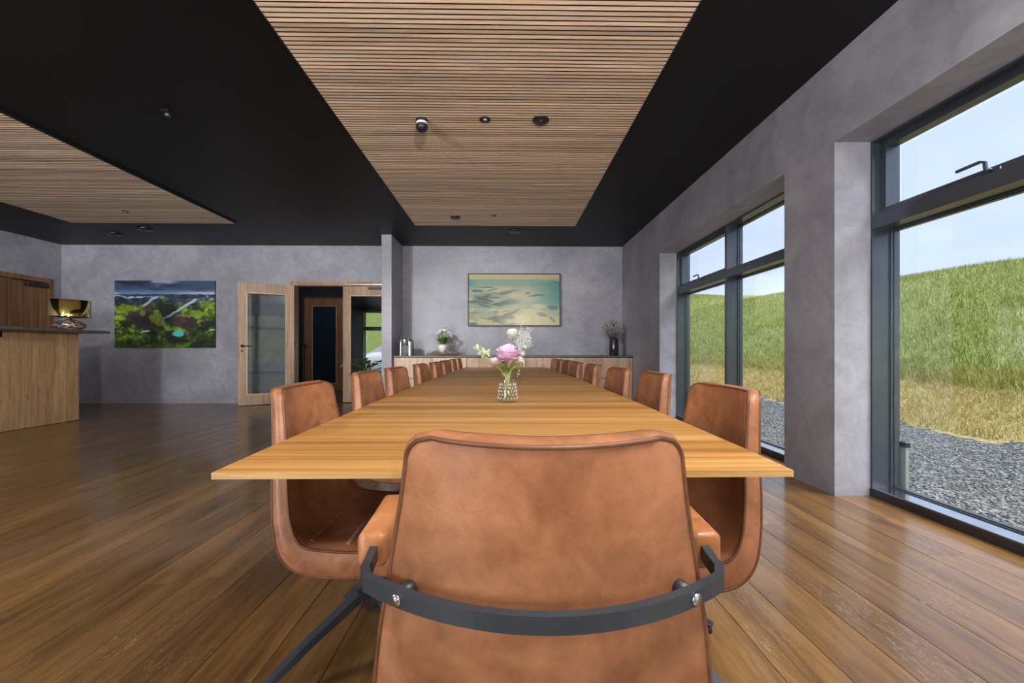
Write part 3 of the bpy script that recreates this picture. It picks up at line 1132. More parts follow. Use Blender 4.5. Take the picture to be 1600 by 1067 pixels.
# ------------------------------------------------------------------ doors
def leaf(parent_name, label, w, h, loc, rz, handle_side, grp):
    """local: hinge at x=0, leaf runs to +x, room face at y=0 (towards -y), thickness +y"""
    o = struct(parent_name, None, None, label, loc, rz)
    t = .042
    st = .13
    gz0, gz1 = .185, 2.045
    part('stile', MB().box(0, st, 0, t, 0, h, .001), M['walnut'], o)
    part('stile', MB().box(w - st, w, 0, t, 0, h, .001), M['walnut'], o)
    part('top_rail', MB().box(st, w - st, 0, t, gz1, h, .001), M['walnut'], o)
    part('bottom_rail', MB().box(st, w - st, 0, t, 0, gz0, .001), M['walnut'], o)
    lp = MB()
    l = .018
    for y0, y1 in ((-.004, t + .004),):
        lp.box(st, st + l, y0, y1, gz0, gz1).box(w - st - l, w - st, y0, y1, gz0, gz1)
        lp.box(st + l, w - st - l, y0, y1, gz1 - l, gz1).box(st + l, w - st - l, y0, y1, gz0, gz0 + l)
    part('glazing_strip', lp, M['lipping'], o)
    part('pane', MB().box(st + l - .004, w - st - l + .004, t / 2 - .003, t / 2 + .003, gz0 + l - .004, gz1 - l + .004), M['door_glass'], o)
    if handle_side:
        hx = w - .065
        for s, y in ((-1, 0), (1, t)):
            hd = MB().cyl((hx, y, 1.07), (hx, y + s * .012, 1.07), .026, 18)
            hd.cyl((hx, y + s * .01, 1.07), (hx, y + s * .05, 1.07), .009, 10)
            hd.tube([(hx + .005, y + s * .05, 1.07), (hx - .06, y + s * .052, 1.068), (hx - .125, y + s * .05, 1.066)], .009, 8)
            part('handle', hd, M['black_metal'], o)
            part('lock_cylinder', MB().cyl((hx, y, .985), (hx, y + s * .006, .985), .022, 16), M['chrome'], o)
    hz = MB()
    for z in (.25, 1.1, 1.95):
        hz.cyl((-.004, -.006, z - .05), (-.004, -.006, z + .05), .008, 10)
    part('hinge', hz, M['chrome'], o)
    return o
LH = 2.215
# open left leaf: hinge at (-4.0, YB-.01), free edge at (-4.83, 7.66): seen from behind -> room face is the back side
ang = math.atan2(7.64 - (YB - .035), -4.815 - (-4.01))
lf = leaf('door_1', 'glazed walnut door leaf standing open against the grey wall', .895, LH, (-4.01, YB - .035, .012), ang, True, None)
rt = leaf('door_2', 'closed glazed walnut door leaf beside the pier', .895, LH, (-2.215, YB + .055, .012), PI, False, None)
fr = struct('door_frame', None, None, 'walnut frame of the double glazed door')
part('jamb', MB().box(DX0, DX0 + .075, YB - .014, YB + .15, 0, DZ), M['walnut'], fr)
part('jamb', MB().box(DX1 - .072, DX1, YB - .014, YB + .15, 0, DZ), M['walnut'], fr)
part('head', MB().box(DX0 + .075, DX1 - .072, YB - .014, YB + .15, 2.235, DZ), M['walnut'], fr)
part('closer_rail', MB().box(-3.93, -2.3, YB - .034, YB - .015, 2.245, 2.268, .003), M['chrome'], fr)
part('closer_body', MB().box(-2.62, -2.3, YB - .03, YB + .012, 2.165, 2.205, .004), M['black_metal'], rt).parent = fr

# side door in left wall
sd = struct('door_3', None, None, 'dark oak board door in the side wall behind the bar lamp')
yy = [6.90, 7.06, 7.23, 7.40, 7.56, 7.70, 7.82]
for a, b in zip(yy[:-1], yy[1:]):
    part('board', MB().box(XL - .06, XL - .015, a + .001, b - .001, .01, 2.235, .0015), M['side_door'], sd)
part('jamb', MB().box(XL - .15, XL + .012, 7.822, 7.9, 0, 2.32), M['side_door'], sd)
part('jamb', MB().box(XL - .15, XL + .012, 6.82, 6.898, 0, 2.32), M['side_door'], sd)
part('head', MB().box(XL - .15, XL + .012, 6.898, 7.822, 2.24, 2.32), M['side_door'], sd)
part('closer_arm', MB().box(XL - .013, XL + .02, 7.25, 7.78, 2.215, 2.237, .003), M['black'], sd)
part('closer_body', MB().box(XL - .013, XL + .04, 7.45, 7.78, 2.13, 2.2, .004), M['black'], sd)
part('panel', MB().box(XL - .14, XL - .06, 6.9, 7.82, 0, 2.24), M['side_door'], sd)

# ------------------------------------------------------------------ hall beyond the double door
hw_ = MB()
hw_.box(-6.6, -6.5, YB + .15, 10.6, -.02, H)              # left hall wall
hw_.box(-6.5, -4.06, 10.64, 10.75, -.02, H)               # wall with inner door
hw_.box(-4.16, -4.06, 10.75, 12.0, -.02, H)
hw_.box(-1.2, -1.1, YB + .15, 12.0, -.02, H)              # right hall wall
hw_.box(-4.16, -1.1, 12.0, 12.15, 2.12, H)                # lintel over hall glazing
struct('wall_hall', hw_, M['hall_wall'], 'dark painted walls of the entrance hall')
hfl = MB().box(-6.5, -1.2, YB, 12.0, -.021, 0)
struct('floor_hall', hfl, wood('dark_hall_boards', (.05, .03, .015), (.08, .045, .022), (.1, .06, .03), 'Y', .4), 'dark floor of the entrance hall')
window('window_7', 'entrance hall glazing seen through the closed door leaf', 2.86, 2.12, (-4.06, 12.0, 0), 0, True, 1)
idr = struct('door_4', None, None, 'dark glazed inner door inside the hall')
a, b = -5.05, -4.09
part('stile', MB().box(a, a + .19, 10.595, 10.638, 0, 2.31, .002), M['side_door'], idr)
part('stile', MB().box(b - .15, b, 10.595, 10.638, 0, 2.31, .002), M['side_door'], idr)
part('top_rail', MB().box(a + .19, b - .15, 10.595, 10.638, 2.13, 2.31, .002), M['side_door'], idr)
part('bottom_rail', MB().box(a + .19, b - .15, 10.595, 10.638, 0, .17, .002), M['side_door'], idr)
part('pane', MB().box(a + .19, b - .15, 10.612, 10.622, .17, 2.13), M['dark_glass'], idr)
lpm = MB()
lpm.box(a + .19, a + .21, 10.588, 10.6, .17, 2.13).box(b - .17, b - .15, 10.588, 10.6, .17, 2.13)
lpm.box(a + .21, b - .17, 10.588, 10.6, .17, .19).box(a + .21, b - .17, 10.588, 10.6, 2.11, 2.13)
part('glazing_strip', lpm, M['walnut'], idr)
downlight(-4.7, 9.4, 'small downlight in the dark hall ceiling', 3.5, .05, H)  # added lamp that lifts the dark hall
rl = thing('stair_railing', 'black stair railing in the dark hall behind the open doorway', 'railing', (-4.55, 9.3, 0))
part('handrail', MB().sweep([(-.75, 0, 1.62), (.10, 0, 1.14), (.16, 0, 1.10)], [(-.02, -.015), (.02, -.015), (.02, .015), (-.02, .015)], smooth=False), M['black'], rl)
for k in range(6):
    x = -.62 + k * .14
    part('baluster', MB().box(x - .012, x + .012, -.012, .012, 0, 1.18 - (x - .05) * .565, .002), M['black'], rl)

# ------------------------------------------------------------------ pictures (flat prints on panels)
def vnoise(x, y, seed=0):
    xi, yi = np.floor(x).astype(int), np.floor(y).astype(int)
    xf, yf = x - xi, y - yi
    def h(a, b):
        n = np.sin(a * 127.1 + b * 311.7 + seed * 74.7) * 43758.5453
        return n - np.floor(n)
    u, v = xf * xf * (3 - 2 * xf), yf * yf * (3 - 2 * yf)
    return (h(xi, yi) * (1 - u) + h(xi + 1, yi) * u) * (1 - v) + (h(xi, yi + 1) * (1 - u) + h(xi + 1, yi + 1) * u) * v
def fbm(x, y, o=5, seed=0):
    r, a, t = 0, .5, 0
    for k in range(o):
        r = r + a * vnoise(x * 2 ** k, y * 2 ** k, seed + k)
        t += a
        a *= .55
    return r / t
def sstep(a, b, x):
    t = np.clip((x - a) / (b - a), 0, 1)
    return t * t * (3 - 2 * t)
def mixc(c, col, m):
    return c * (1 - m[..., None]) + np.array(col, float) * m[..., None]
def seg_dist(X, Y, pts):
    d = np.full(X.shape, 9.0)
    for (ax, ay), (bx, by) in zip(pts[:-1], pts[1:]):
        vx, vy = bx - ax, by - ay
        t = np.clip(((X - ax) * vx + (Y - ay) * vy) / (vx * vx + vy * vy), 0, 1)
        d = np.minimum(d, np.hypot(X - ax - t * vx, Y - ay - t * vy))
    return d
def print_mat(name, rough):
    t = NT(name)
    at = t.new('ShaderNodeAttribute', attribute_name='print')
    t.ln(at.outputs['Color'], t.b.inputs['Base Color'])
    t.set(Roughness=rough)
    return t.m
def print_object(name, w, h, fn, rough, parent, nx=400, gain=1.0):
    ny = int(nx * h / w)
    U, V = np.meshgrid(np.linspace(0, 1, nx), np.linspace(0, 1, ny))
    C = np.clip(fn(U, 1 - V) * gain, 0, 255) / 255.0
    C = np.where(C <= .04045, C / 12.92, ((C + .055) / 1.055) ** 2.4)
    verts = np.stack([U * w - w / 2, np.zeros_like(U), V * h], -1).reshape(-1, 3)
    idx = np.arange(nx * ny).reshape(ny, nx)
    faces = np.stack([idx[:-1, :-1], idx[:-1, 1:], idx[1:, 1:], idx[1:, :-1]], -1).reshape(-1, 4)
    me = bpy.data.meshes.new(name)
    me.from_pydata(verts.tolist(), [], faces.tolist())
    ca = me.color_attributes.new('print', 'FLOAT_COLOR', 'POINT')
    ca.data.foreach_set('color', np.concatenate([C.reshape(-1, 3), np.ones((nx * ny, 1))], 1).ravel().astype(np.float32))
    return link(name, me, print_mat(name, rough), parent)

def mountain(u, v):            # v from top
    u = u * 1.47
    n4 = fbm(u * 5, v * 5, 5, 3)
    wx = u + .07 * (n4 - .5)
    wy = v + .08 * (fbm(u * 5, v * 5, 5, 9) - .5)
    c = np.zeros(u.shape + (3,))
    c[:] = (66, 84, 118)
    c = mixc(c, (36, 48, 74), sstep(.40, .62, fbm(u * 1.6 + 3, v * 11, 5, 1)))
    c = mixc(c, (158, 166, 196), sstep(.54, .70, fbm(u * 2.4, v * 10, 4, 21)) * sstep(.14, .0, v) * sstep(.45, .6, u) * sstep(1.0, .8, u))
    c = mixc(c, (120, 150, 196), sstep(.11, .19, v) * .8)
    c = mixc(c, (214, 204, 222), sstep(.14, .19, v) * sstep(.7, 1.3, u) * .8)
    c = mixc(c, (222, 200, 200), sstep(.16, .19, v) * sstep(.1, .0, u))
    land = sstep(.198, .206, v + .02 * (fbm(u * 12, v * 3, 4, 77) - .5))
    g = fbm(u * 6 + 9, v * 9, 6, 5)
    gf = fbm(u * 26, v * 30, 4, 6)
    lc = np.zeros_like(c)
    lc[:] = (62, 84, 34)
    lc = mixc(lc, (122, 150, 44), sstep(.48, .62, g) * sstep(.25, .34, v))
    lc = mixc(lc, (30, 40, 28), sstep(.50, .36, g))
    far = sstep(.40, .27, wy + .10 * (fbm(u * 3, v * 3, 3, 91) - .5))
    lc = mixc(lc, (58, 72, 102), far * .9)
    lc = mixc(lc, (40, 50, 66), far * sstep(.5, .6, fbm(u * 9, v * 30, 4, 13)))
    lc = mixc(lc, (120, 138, 84), far * sstep(.58, .68, fbm(u * 7, v * 22, 4, 14)) * sstep(.4, .8, u))
    lc = mixc(lc, (184, 204, 236), sstep(.014, .005, np.abs(wy - .238 - .01 * np.sin(u * 5))) * sstep(.85, .45, u))
    lc = mixc(lc, (176, 196, 226), sstep(.008, .003, np.abs(wy - .262)) * sstep(.9, 1.1, u) * .6)
    lc = mixc(lc, (52, 82, 26), sstep(.70, .92, v) * .6)
    lc = mixc(lc, (22, 30, 20), sstep(.75, 1.0, v) * sstep(.52, .40, g) * .7)
    lc = lc * (.38 + 1.2 * gf[..., None])
    c = c * (1 - land[..., None]) + lc * land[..., None]
    def blob(cx, cy, rx, ry, col, k=.9, sd=17, a=1.0, w=.25):
        nonlocal c
        dd = np.hypot((wx - cx) / rx, (wy - cy) / ry) + k * (fbm(u * 8, v * 9, 5, sd) - .5)
        c = mixc(c, col, sstep(1.0, 1.0 - w, dd) * a)
    blob(.42, .56, .25, .17, (58, 48, 54), .9, 17, .9)
    blob(.52, .42, .14, .07, (70, 58, 60), .8, 18, .85)
    blob(.40, .60, .16, .10, (40, 34, 44), 1.1, 19, .8)
    blob(1.02, .62, .21, .13, (70, 60, 50), .8, 20, .85)
    blob(1.10, .66, .13, .12, (58, 46, 52), .7, 22, .85)
    blob(1.02, .585, .055, .06, (112, 58, 58), .4, 23, .8, .6)
    blob(.60, .54, .12, .10, (138, 162, 46), 1.5, 31, .9)
    blob(.40, .47, .06, .05, (128, 146, 46), 1.2, 32, .8)
    blob(1.20, .50, .12, .07, (142, 166, 60), 1.4, 33, .85)
    blob(.15, .42, .16, .06, (128, 156, 48), 1.3, 34, .8)
    blob(1.05, .53, .14, .03, (150, 150, 70), 1.0, 35, .7)
    blob(.66, .70, .10, .04, (34, 34, 36), .8, 36, .8)
    c = c * (1 + (.25 * (gf - .5) * land)[..., None])
    def river(pts, w0, w1, col):
        nonlocal c
        d = seg_dist(wx, wy, pts)
        c = mixc(c, col, sstep(w0, w1, d + .012 * (gf - .5)))
    river([(1.20, .26), (1.10, .33), (1.04, .38)], .028, .012, (190, 206, 232))
    river([(1.04, .38), (.95, .44), (.86, .50), (.79, .535)], .022, .009, (168, 194, 230))
    river([(.79, .535), (.73, .57), (.715, .62), (.75, .69)], .010, .004, (168, 184, 190))
    river([(.64, .235), (.55, .275), (.50, .32), (.42, .37)], .022, .008, (182, 194, 226))
    river([(.38, .79), (.50, .735)], .010, .003, (206, 220, 220))
    blob(.925, .795, .085, .052, (84, 206, 204), .5, 41, 1, .2)
    river([(1.40, .735), (1.47, .73)], .010, .003, (220, 226, 222))
    edge = sstep(.0, .12, np.minimum(np.minimum(u, 1.47 - u), 1 - v))
    return c * .86

def sands(u, v):
    u = u * 1.76
    wx = u + .16 * (fbm(u * 2.2, v * 4, 5, 3) - .5)
    wy = v + .12 * (fbm(u * 2.2, v * 3, 5, 8) - .5)
    c = np.zeros(u.shape + (3,))
    c[:] = (146, 168, 146)
    c = mixc(c, (190, 182, 138), sstep(.13, .07, v))
    c = mixc(c, (124, 158, 148), sstep(.09, .13, v) * sstep(.30, .16, v) * .8)
    c = mixc(c, (60, 138, 134), sstep(1.1, 1.8, u + .3 * (fbm(u * 2, v * 7, 4, 2) - .5)) * sstep(.11, .18, v) * sstep(.74, .5, v))
    c = mixc(c, (84, 144, 138), sstep(.22, .0, u) * sstep(.09, .14, v) * sstep(.30, .2, v))
    # pale sand bars, long and streaky
    st = fbm(wx * 1.5 + .8 * wy, wy * 9 - 1.2 * wx, 5, 12)
    c = mixc(c, (192, 182, 146), sstep(.50, .66, st) * sstep(.2, .28, v) * sstep(1.5, 1.0, u + .3 * (.5 - v)) * .9)
    c = mixc(c, (196, 188, 136), sstep(.66, .82, wy - .10 * np.sin(u * 4 + .5)))
    # dark grey-green channels on the left half
    s2_ = fbm(wx * 1.7 - 1.0 * wy, wy * 11 + 1.5 * wx, 5, 23)
    left = sstep(1.15, .45, u) * sstep(.22, .30, v)
    c = mixc(c, (108, 122, 108), sstep(.50, .62, s2_) * left * .85)
    c = mixc(c, (74, 90, 84), sstep(.60, .70, s2_) * left * .8)
    s3 = fbm(wx * 2.2 + 2.0 * wy, wy * 7 - 1.5 * wx, 5, 43)
    c = mixc(c, (134, 134, 108), sstep(.52, .64, s3) * sstep(.60, .74, v) * sstep(1.15, .8, u) * .8)
    c = mixc(c, (208, 202, 150), sstep(.60, .70, s3) * sstep(.55, .68, v) * .7)
    def isl(cx, cy, rx, ry, tilt=0.0, col=(66, 80, 72), a=.85, sd=37):
        nonlocal c
        X, Y = wx - cx, wy - cy - tilt * (wx - cx)
        dd = np.hypot(X / rx, Y / ry) + 1.1 * (fbm(u * 9, v * 18, 5, sd) - .5)
        c = mixc(c, col, sstep(1.05, .6, dd) * a)
    isl(.28, .26, .17, .016); isl(.16, .345, .15, .026, .05); isl(.42, .31, .13, .012, -.2)
    isl(1.15, .39, .06, .018); isl(1.33, .43, .20, .022, -.12); isl(1.42, .42, .09, .016)
    isl(.48, .44, .20, .012, .05); isl(.30, .49, .20, .018, .1); isl(.60, .37, .2, .010, .1, (120, 130, 112))
    isl(.30, .60, .20, .030, .25, (84, 94, 88)); isl(.80, .76, .22, .028, -.35, (112, 112, 98)); isl(.72, .83, .14, .04, 0, (120, 118, 106))
    isl(1.66, .67, .12, .05, .1, (74, 86, 88)); isl(1.70, .14, .14, .008); isl(1.42, .80, .12, .05, .2, (126, 122, 92)); isl(1.62, .88, .08, .03, .5, (110, 112, 80))
    isl(.55, .68, .25, .02, -.1, (206, 200, 150), .8, 57); isl(1.02, .88, .16, .08, 0, (214, 204, 154), .8, 58); isl(1.35, .64, .2, .04, .1, (204, 194, 144), .8, 59)
    isl(1.14, .67, .10, .03, 0, (118, 178, 148), .8, 60)
    return c

pl = thing('landscape_picture', 'frameless picture of green mountains with a turquoise crater lake', 'picture', (-6.435, YB - .035, 1.05))
part('panel', MB().box(-.935, .935, .001, .032, 0, 1.27), M['black'], pl)
print_object('print', 1.87, 1.27, mountain, .35, pl, gain=1.12)
pr = thing('coastal_picture', 'black-framed picture of sandy shoals in teal water in the alcove', 'picture', (.165, YB - .04, 1.475))
print_object('print', 1.735, .985, sands, .28, pr, gain=.86)
fm = MB()
w2, h2, e = .885, 1.0, .02
fm.box(-w2, -w2 + e, -.012, .038, -.01, h2).box(w2 - e, w2, -.012, .038, -.01, h2)
fm.box(-w2 + e, w2 - e, -.012, .038, h2 - e, h2).box(-w2 + e, w2 - e, -.012, .038, -.01, -.01 + e)
part('frame', fm, M['black'], pr)
part('backing', MB().box(-w2 + e, w2 - e, .004, .036, .0, h2 - e), M['black'], pr)

# ------------------------------------------------------------------ vases and flowers
def petal_mat(name, a, b):
    t = NT(name)
    n = t.noise(t.coord((1, 1, 1)), 60, 3)
    t.ln(t.ramp(n, [(.3, a), (.7, b)]), t.b.inputs['Base Color'])
    t.set(Roughness=.6)
    t.b.inputs['Subsurface Weight'].default_value = .15
    t.b.inputs['Subsurface Radius'].default_value = (.01, .008, .008)
    return t.m
M['pink'] = petal_mat('pink_petals', (.84, .52, .74), (.95, .76, .89))
M['palepink'] = petal_mat('pale_pink_petals', (.80, .62, .62), (.90, .80, .78))
M['whitepetal'] = petal_mat('white_petals', (.92, .92, .84), (.98, .98, .95))
M['lilac'] = petal_mat('lilac_white_petals', (.55, .48, .60), (.85, .82, .86))
M['leaf'] = petal_mat('green_leaf', (.07, .14, .03), (.16, .26, .06))
M['paleleaf'] = petal_mat('pale_leaf', (.34, .42, .20), (.55, .62, .38))
M['stem'] = petal_mat('green_stem', (.20, .28, .07), (.40, .47, .16))
M['twig'] = petal_mat('dry_twig', (.16, .11, .08), (.34, .26, .20))
M['willow'] = petal_mat('pale_catkin', (.34, .29, .23), (.66, .60, .50))
M['lavender'] = petal_mat('dried_lavender', (.14, .12, .16), (.28, .24, .28))

def peony(c, r, n, seed, squash=.85, ruffle=.25):
    rr = random.Random(seed)
    mb = MB()
    c = Vector(c)
    for k in range(n):
        t = k / n
        el = PI / 2 - (t ** .62) * PI * .74
        az = k * 2.39996 + rr.random() * .4
        rad = r * (.55 + .45 * t)
        d = Vector((math.cos(el) * math.cos(az), math.cos(el) * math.sin(az), math.sin(el) * squash))
        up = Vector((0, 0, 1)) if abs(d.z) < .95 else Vector((1, 0, 0))
        s = d.cross(up).normalized()
        q = s.cross(d).normalized()
        w = r * (.34 + .22 * rr.random())
        l = r * (.42 + .22 * rr.random())
        v = []
        for i in range(4):
            for j in range(4):
                a_, b_ = (i / 3 - .5) * 2, (j / 3)
                p = c + d * (rad * (.45 + .55 * b_)) + s * (a_ * w * (.35 + .65 * math.sin(b_ * PI * .6 + .35))) + q * (l * (b_ - .45) * .9)
                p -= d * (a_ * a_ * r * .13)
                p += Vector((rr.uniform(-1, 1), rr.uniform(-1, 1), rr.uniform(-1, 1))) * r * ruffle * .28 * b_
                v.append(p)
        f = [(i * 4 + j, i * 4 + j + 1, i * 4 + j + 5, i * 4 + j + 4) for i in range(3) for j in range(3)]
        mb.add(v, f, True)
    return mb

def leaf_shape(mb, base, tip, w, up=(0, 0, 1), bend=.1, n=5):
    b, t = Vector(base), Vector(tip)
    d = t - b
    u = Vector(up)
    s = d.cross(u)
    if s.length < 1e-6: s = Vector((1, 0, 0))
    s.normalize()
    nn = s.cross(d).normalized()
    v, f = [], []
    for i in range(n + 1):
        q = i / n
        ww = w * math.sin(PI * min(1, q * .92 + .06)) ** .8
        c = b + d * q + nn * (math.sin(q * PI) * d.length * bend)
        v += [c - s * ww, c - nn * ww * .25, c + s * ww]
    for i in range(n):
        for j in range(2):
            a = i * 3 + j
            f.append((a, a + 1, a + 4, a + 3))
    mb.add(v, f, True)

# --- near glass jug with pink peony
VX, VY = .010, 1.965
v1 = thing('flower_vase', 'ribbed clear glass jug of pink peony and white sprigs near the viewer', 'vase', (VX, VY, TZ))
gp = [(.030, .0), (.042, .004), (.046, .014), (.045, .03), (.041, .065), (.035, .090), (.028, .105), (.026, .112), (.029, .128), (.031, .134)]
gl = MB().lathe(gp, n=36, cap=False)
gl.lathe([(.0285, .134), (.0265, .128), (.0235, .112), (.0255, .105), (.0325, .090), (.0385, .065), (.0425, .03), (.042, .014), (.036, .008), (.001, .007)], n=36, cap=False)
gl.lathe([(.001, .0), (.030, .0)], n=36, cap=False)
part('glass_jug', gl, M['vase_glass'], v1)
cut = MB()
for ring_i, (z, r_) in enumerate(((.022, .0455), (.038, .0440), (.054, .0425), (.070, .0400), (.084, .0370))):
    for k in range(16):
        a = 2 * PI * (k + .5 * (ring_i % 2)) / 16
        cut.ball((r_ * math.cos(a), r_ * math.sin(a), z), .0032, .0032, .0065, 6, 4)
tcg = NT('cut_crystal')
tcg.set(Roughness=.08)
tcg.b.inputs['Base Color'].default_value = (.86, .88, .82, 1)
tcg.b.inputs['Transmission Weight'].default_value = .35
tcg.b.inputs['Alpha'].default_value = .38
part('cut_pattern', cut, tcg.m, v1)
wm = thin_glass('pale_water', (.985, .99, .97, 1))
part('water', MB().lathe([(.034, .009), (.0405, .016), (.041, .03), (.037, .064), (.033, .08), (.001, .08)], n=28, cap=False), wm, v1)
stm = MB()
rr = random.Random(3)
heads = [(0, -.005, .235), (-.056, .005, .190), (.052, 0, .195), (.066, .01, .225), (.03, .03, .19), (-.05, -.01, .245), (-.13, 0, .25)]
for (x, y, z) in heads + [(.02, .01, .2), (-.02, .012, .2)]:
    bx, by = rr.uniform(-.02, .02), rr.uniform(-.02, .02)
    stm.tube([(bx, by, .014), (bx * .4 + x * .08, by * .3 + y * .1, .11), (bx * .3 + x * .30, y * .4, .155), (x * .95, y, z - .02)], .0026, 6)
part('stem', stm, M['stem'], v1)
lv = MB()
for k in range(9):
    a = rr.uniform(0, 2 * PI)
    b = (math.cos(a) * .014, math.sin(a) * .014, .13 + rr.random() * .03)
    tpt = (math.cos(a) * rr.uniform(.03, .05), math.sin(a) * .04, .16 + rr.random() * .04)
    leaf_shape(lv, b, tpt, .008)
part('leaf', lv, M['leaf'], v1)
part('pink_peony', peony((0, -.005, .228), .062, 120, 4, 1.12, .32), M['pink'], v1)
part('pale_blossom', peony((-.058, -.004, .190), .036, 46, 8, .7), M['palepink'], v1)
part('pale_blossom', peony((.052, 0, .197), .030, 40, 9, .8), M['whitepetal'], v1)
part('pale_blossom', peony((.067, .01, .222), .018, 26, 10, .8), M['palepink'], v1)
part('pale_blossom', peony((-.045, .0, .243), .014, 24, 11, .8), M['whitepetal'], v1)
spg = MB()
spg.tube([(-.03, 0, .16), (-.07, 0, .205), (-.115, 0, .235), (-.16, 0, .262)], .0014, 5)
for (bx, bz, tx, tz) in ((-.085, .215, -.11, .245), (-.105, .23, -.125, .262), (-.115, .236, -.118, .205), (-.13, .245, -.165, .258), (-.14, .25, -.145, .275), (-.10, .228, -.082, .25), (-.07, .205, -.095, .188), (-.06, .195, -.088, .178), (-.125, .24, -.138, .222)):
    leaf_shape(spg, (bx, 0, bz), (tx, rr.uniform(-.01, .01), tz), .008, (0, 1, .3))
part('leaf_sprig', spg, M['paleleaf'], v1)

# --- far glass with white peony
v2 = thing('flower_vase', 'straight glass of white peony and airy white sprigs behind the pink bouquet', 'vase', (.112, 3.62, TZ))
part('glass_tumbler', MB().lathe([(.001, 0), (.034, 0), (.036, .004), (.038, .14), (.0355, .14), (.0335, .008), (.001, .008)], n=32, cap=False), M['vase_glass'], v2)
part('water', MB().lathe([(.0325, .009), (.034, .09), (.001, .09)], n=24, cap=False), wm, v2)
stm = MB()
hd2 = [(-.055, 0, .36), (.02, 0, .30), (.06, 0, .33)]
for (x, y, z) in hd2:
    stm.tube([(x * -.2, 0, .012), (x * .2, 0, .14), (x * .7, y, z * .7), (x, y, z)], .0028, 6)
part('stem', stm, M['stem'], v2)
lv = MB()
for k in range(16):
    a = rr.uniform(0, 2 * PI)
    b = (math.cos(a) * .015, math.sin(a) * .015, .12 + rr.random() * .10)
    leaf_shape(lv, b, (math.cos(a) * .07, math.sin(a) * .07, b[2] + rr.uniform(.0, .07)), .012)
part('leaf', lv, M['leaf'], v2)
part('white_peony', peony((-.055, 0, .385), .066, 110, 21, 1.15, .3), M['whitepetal'], v2)
for k in range(3):
    part('white_blossom', peony((.015 + .02 * k, -.02, .17 + .05 * k), .03, 26, 30 + k), M['whitepetal'], v2)
spg = MB()
for k in range(34):
    x1 = rr.uniform(-.02, .12)
    z1 = rr.uniform(.30, .46)
    p0 = Vector((.01, rr.uniform(-.01, .01), .2))
    p2 = Vector((x1, rr.uniform(-.05, .05), z1))
    p1 = (p0 + p2) / 2 + Vector((rr.uniform(-.03, .03), 0, rr.uniform(-.02, .03)))
    spg.tube([p0, p1, p2], .0016, 4)
    for j in range(5):
        q = p1 + (p2 - p1) * rr.random()
        e = q + Vector((rr.uniform(-.03, .03), rr.uniform(-.02, .02), rr.uniform(0, .035)))
        spg.tube([q, e], .0014, 4)
        spg.ball(e, .0046, n=5, m=4)
part('airy_sprig', spg, petal_mat('white_dried_sprigs', (.80, .80, .76), (.94, .94, .92)), v2)

# --- sideboard: coffee machine
cm = thing('coffee_machine', 'compact black and chrome coffee machine on the sideboard by the pier', 'coffee machine', (-1.80, 7.62, STOP))
bp = [(-.11, 0), (.14, 0), (.145, .14), (.12, .22), (.06, .285), (-.03, .31), (-.09, .30), (-.10, .20), (-.02, .19), (-.02, .045), (-.11, .04)]
def extrude_yz(mb, prof, x0, x1):
    n = len(prof)
    v = [(x0, y, z) for (y, z) in prof] + [(x1, y, z) for (y, z) in prof]
    f = [tuple(range(n)), tuple(range(2 * n - 1, n - 1, -1))]
    for k in range(n):
        k2 = (k + 1) % n
        f.append((k, k + n, k2 + n, k2))
    return mb.add(v, f)
part('body', extrude_yz(MB(), bp, -.075, .075), M['black'], cm)
part('side_panel', extrude_yz(MB(), [(-.105, 0), (-.09, 0), (-.085, .24), (-.10, .25)], .075, .088), M['chrome'], cm)
part('side_panel', extrude_yz(MB(), [(-.105, 0), (-.09, 0), (-.085, .24), (-.10, .25)], -.080, -.075), M['chrome'], cm)
part('side_cover', extrude_yz(MB(), [(-.085, 0), (.14, 0), (.145, .14), (.12, .22), (.06, .275), (-.03, .29), (-.085, .25)], .0755, .110), plain('dark_grey_plastic', (.05, .05, .055), .3), cm)
part('brew_head', MB().lathe([(.05, 0), (.054, .01), (.054, .07), (.045, .085)], (0, -.095, .215), 24), M['chrome'], cm)
part('lever', MB().box(-.05, .05, -.155, -.145, .245, .262, .003), M['black'], cm)
part('spout', MB().cyl((0, -.085, .215), (0, -.085, .185), .014, 12), M['chrome'], cm)
part('drip_tray', MB().box(-.06, .06, -.15, -.02, .0, .03, .004), M['black'], cm)
part('drip_grid', MB().box(-.052, .052, -.142, -.03, .03, .034), M['black'], cm)
part('water_tank', MB().box(.02, .085, .142, .19, .03, .22, .01), M['dark_glass'], cm)

# --- sideboard: white footed pot of daisies with driftwood
fp = thing('flower_pot', 'white footed pot of white and lilac flowers on the sideboard', 'flower pot', (-1.148, 7.68, STOP + .03))
part('pot', MB().lathe([(.030, 0), (.034, .006), (.028, .022), (.050, .045), (.064, .075), (.064, .105), (.056, .128), (.052, .132), (.046, .128), (.05, .09), (.001, .085)], n=32, cap=False).lathe([(.001, 0), (.030, 0)], n=32, cap=False), plain('cream_ceramic', (.66, .64, .56), .4), fp)
fp.scale = (1.32, 1.32, 1.28)
rr = random.Random(12)
stm, lv = MB(), MB()
hds = []
for k in range(22):
    a = rr.uniform(0, 2 * PI)
    q = rr.uniform(0, .115)
    hds.append((math.cos(a) * q + .015, math.sin(a) * q * .7, .385 - q * .9 - rr.random() * .05))
for (x, y, z) in hds:
    stm.tube([(x * .15, y * .15, .10), (x * .6, y * .6, .2), (x, y, z)], .0022, 5)
for k in range(80):
    a = rr.uniform(0, 2 * PI)
    q = rr.uniform(.02, .05)
    b = (math.cos(a) * q * .6, math.sin(a) * q * .6, .12 + rr.random() * .08)
    L_ = rr.uniform(.05, .10)
    leaf_shape(lv, b, (b[0] + math.cos(a) * L_, b[1] + math.sin(a) * L_, b[2] + rr.uniform(.01, .09)), .011)
part('stem', stm, M['stem'], fp)
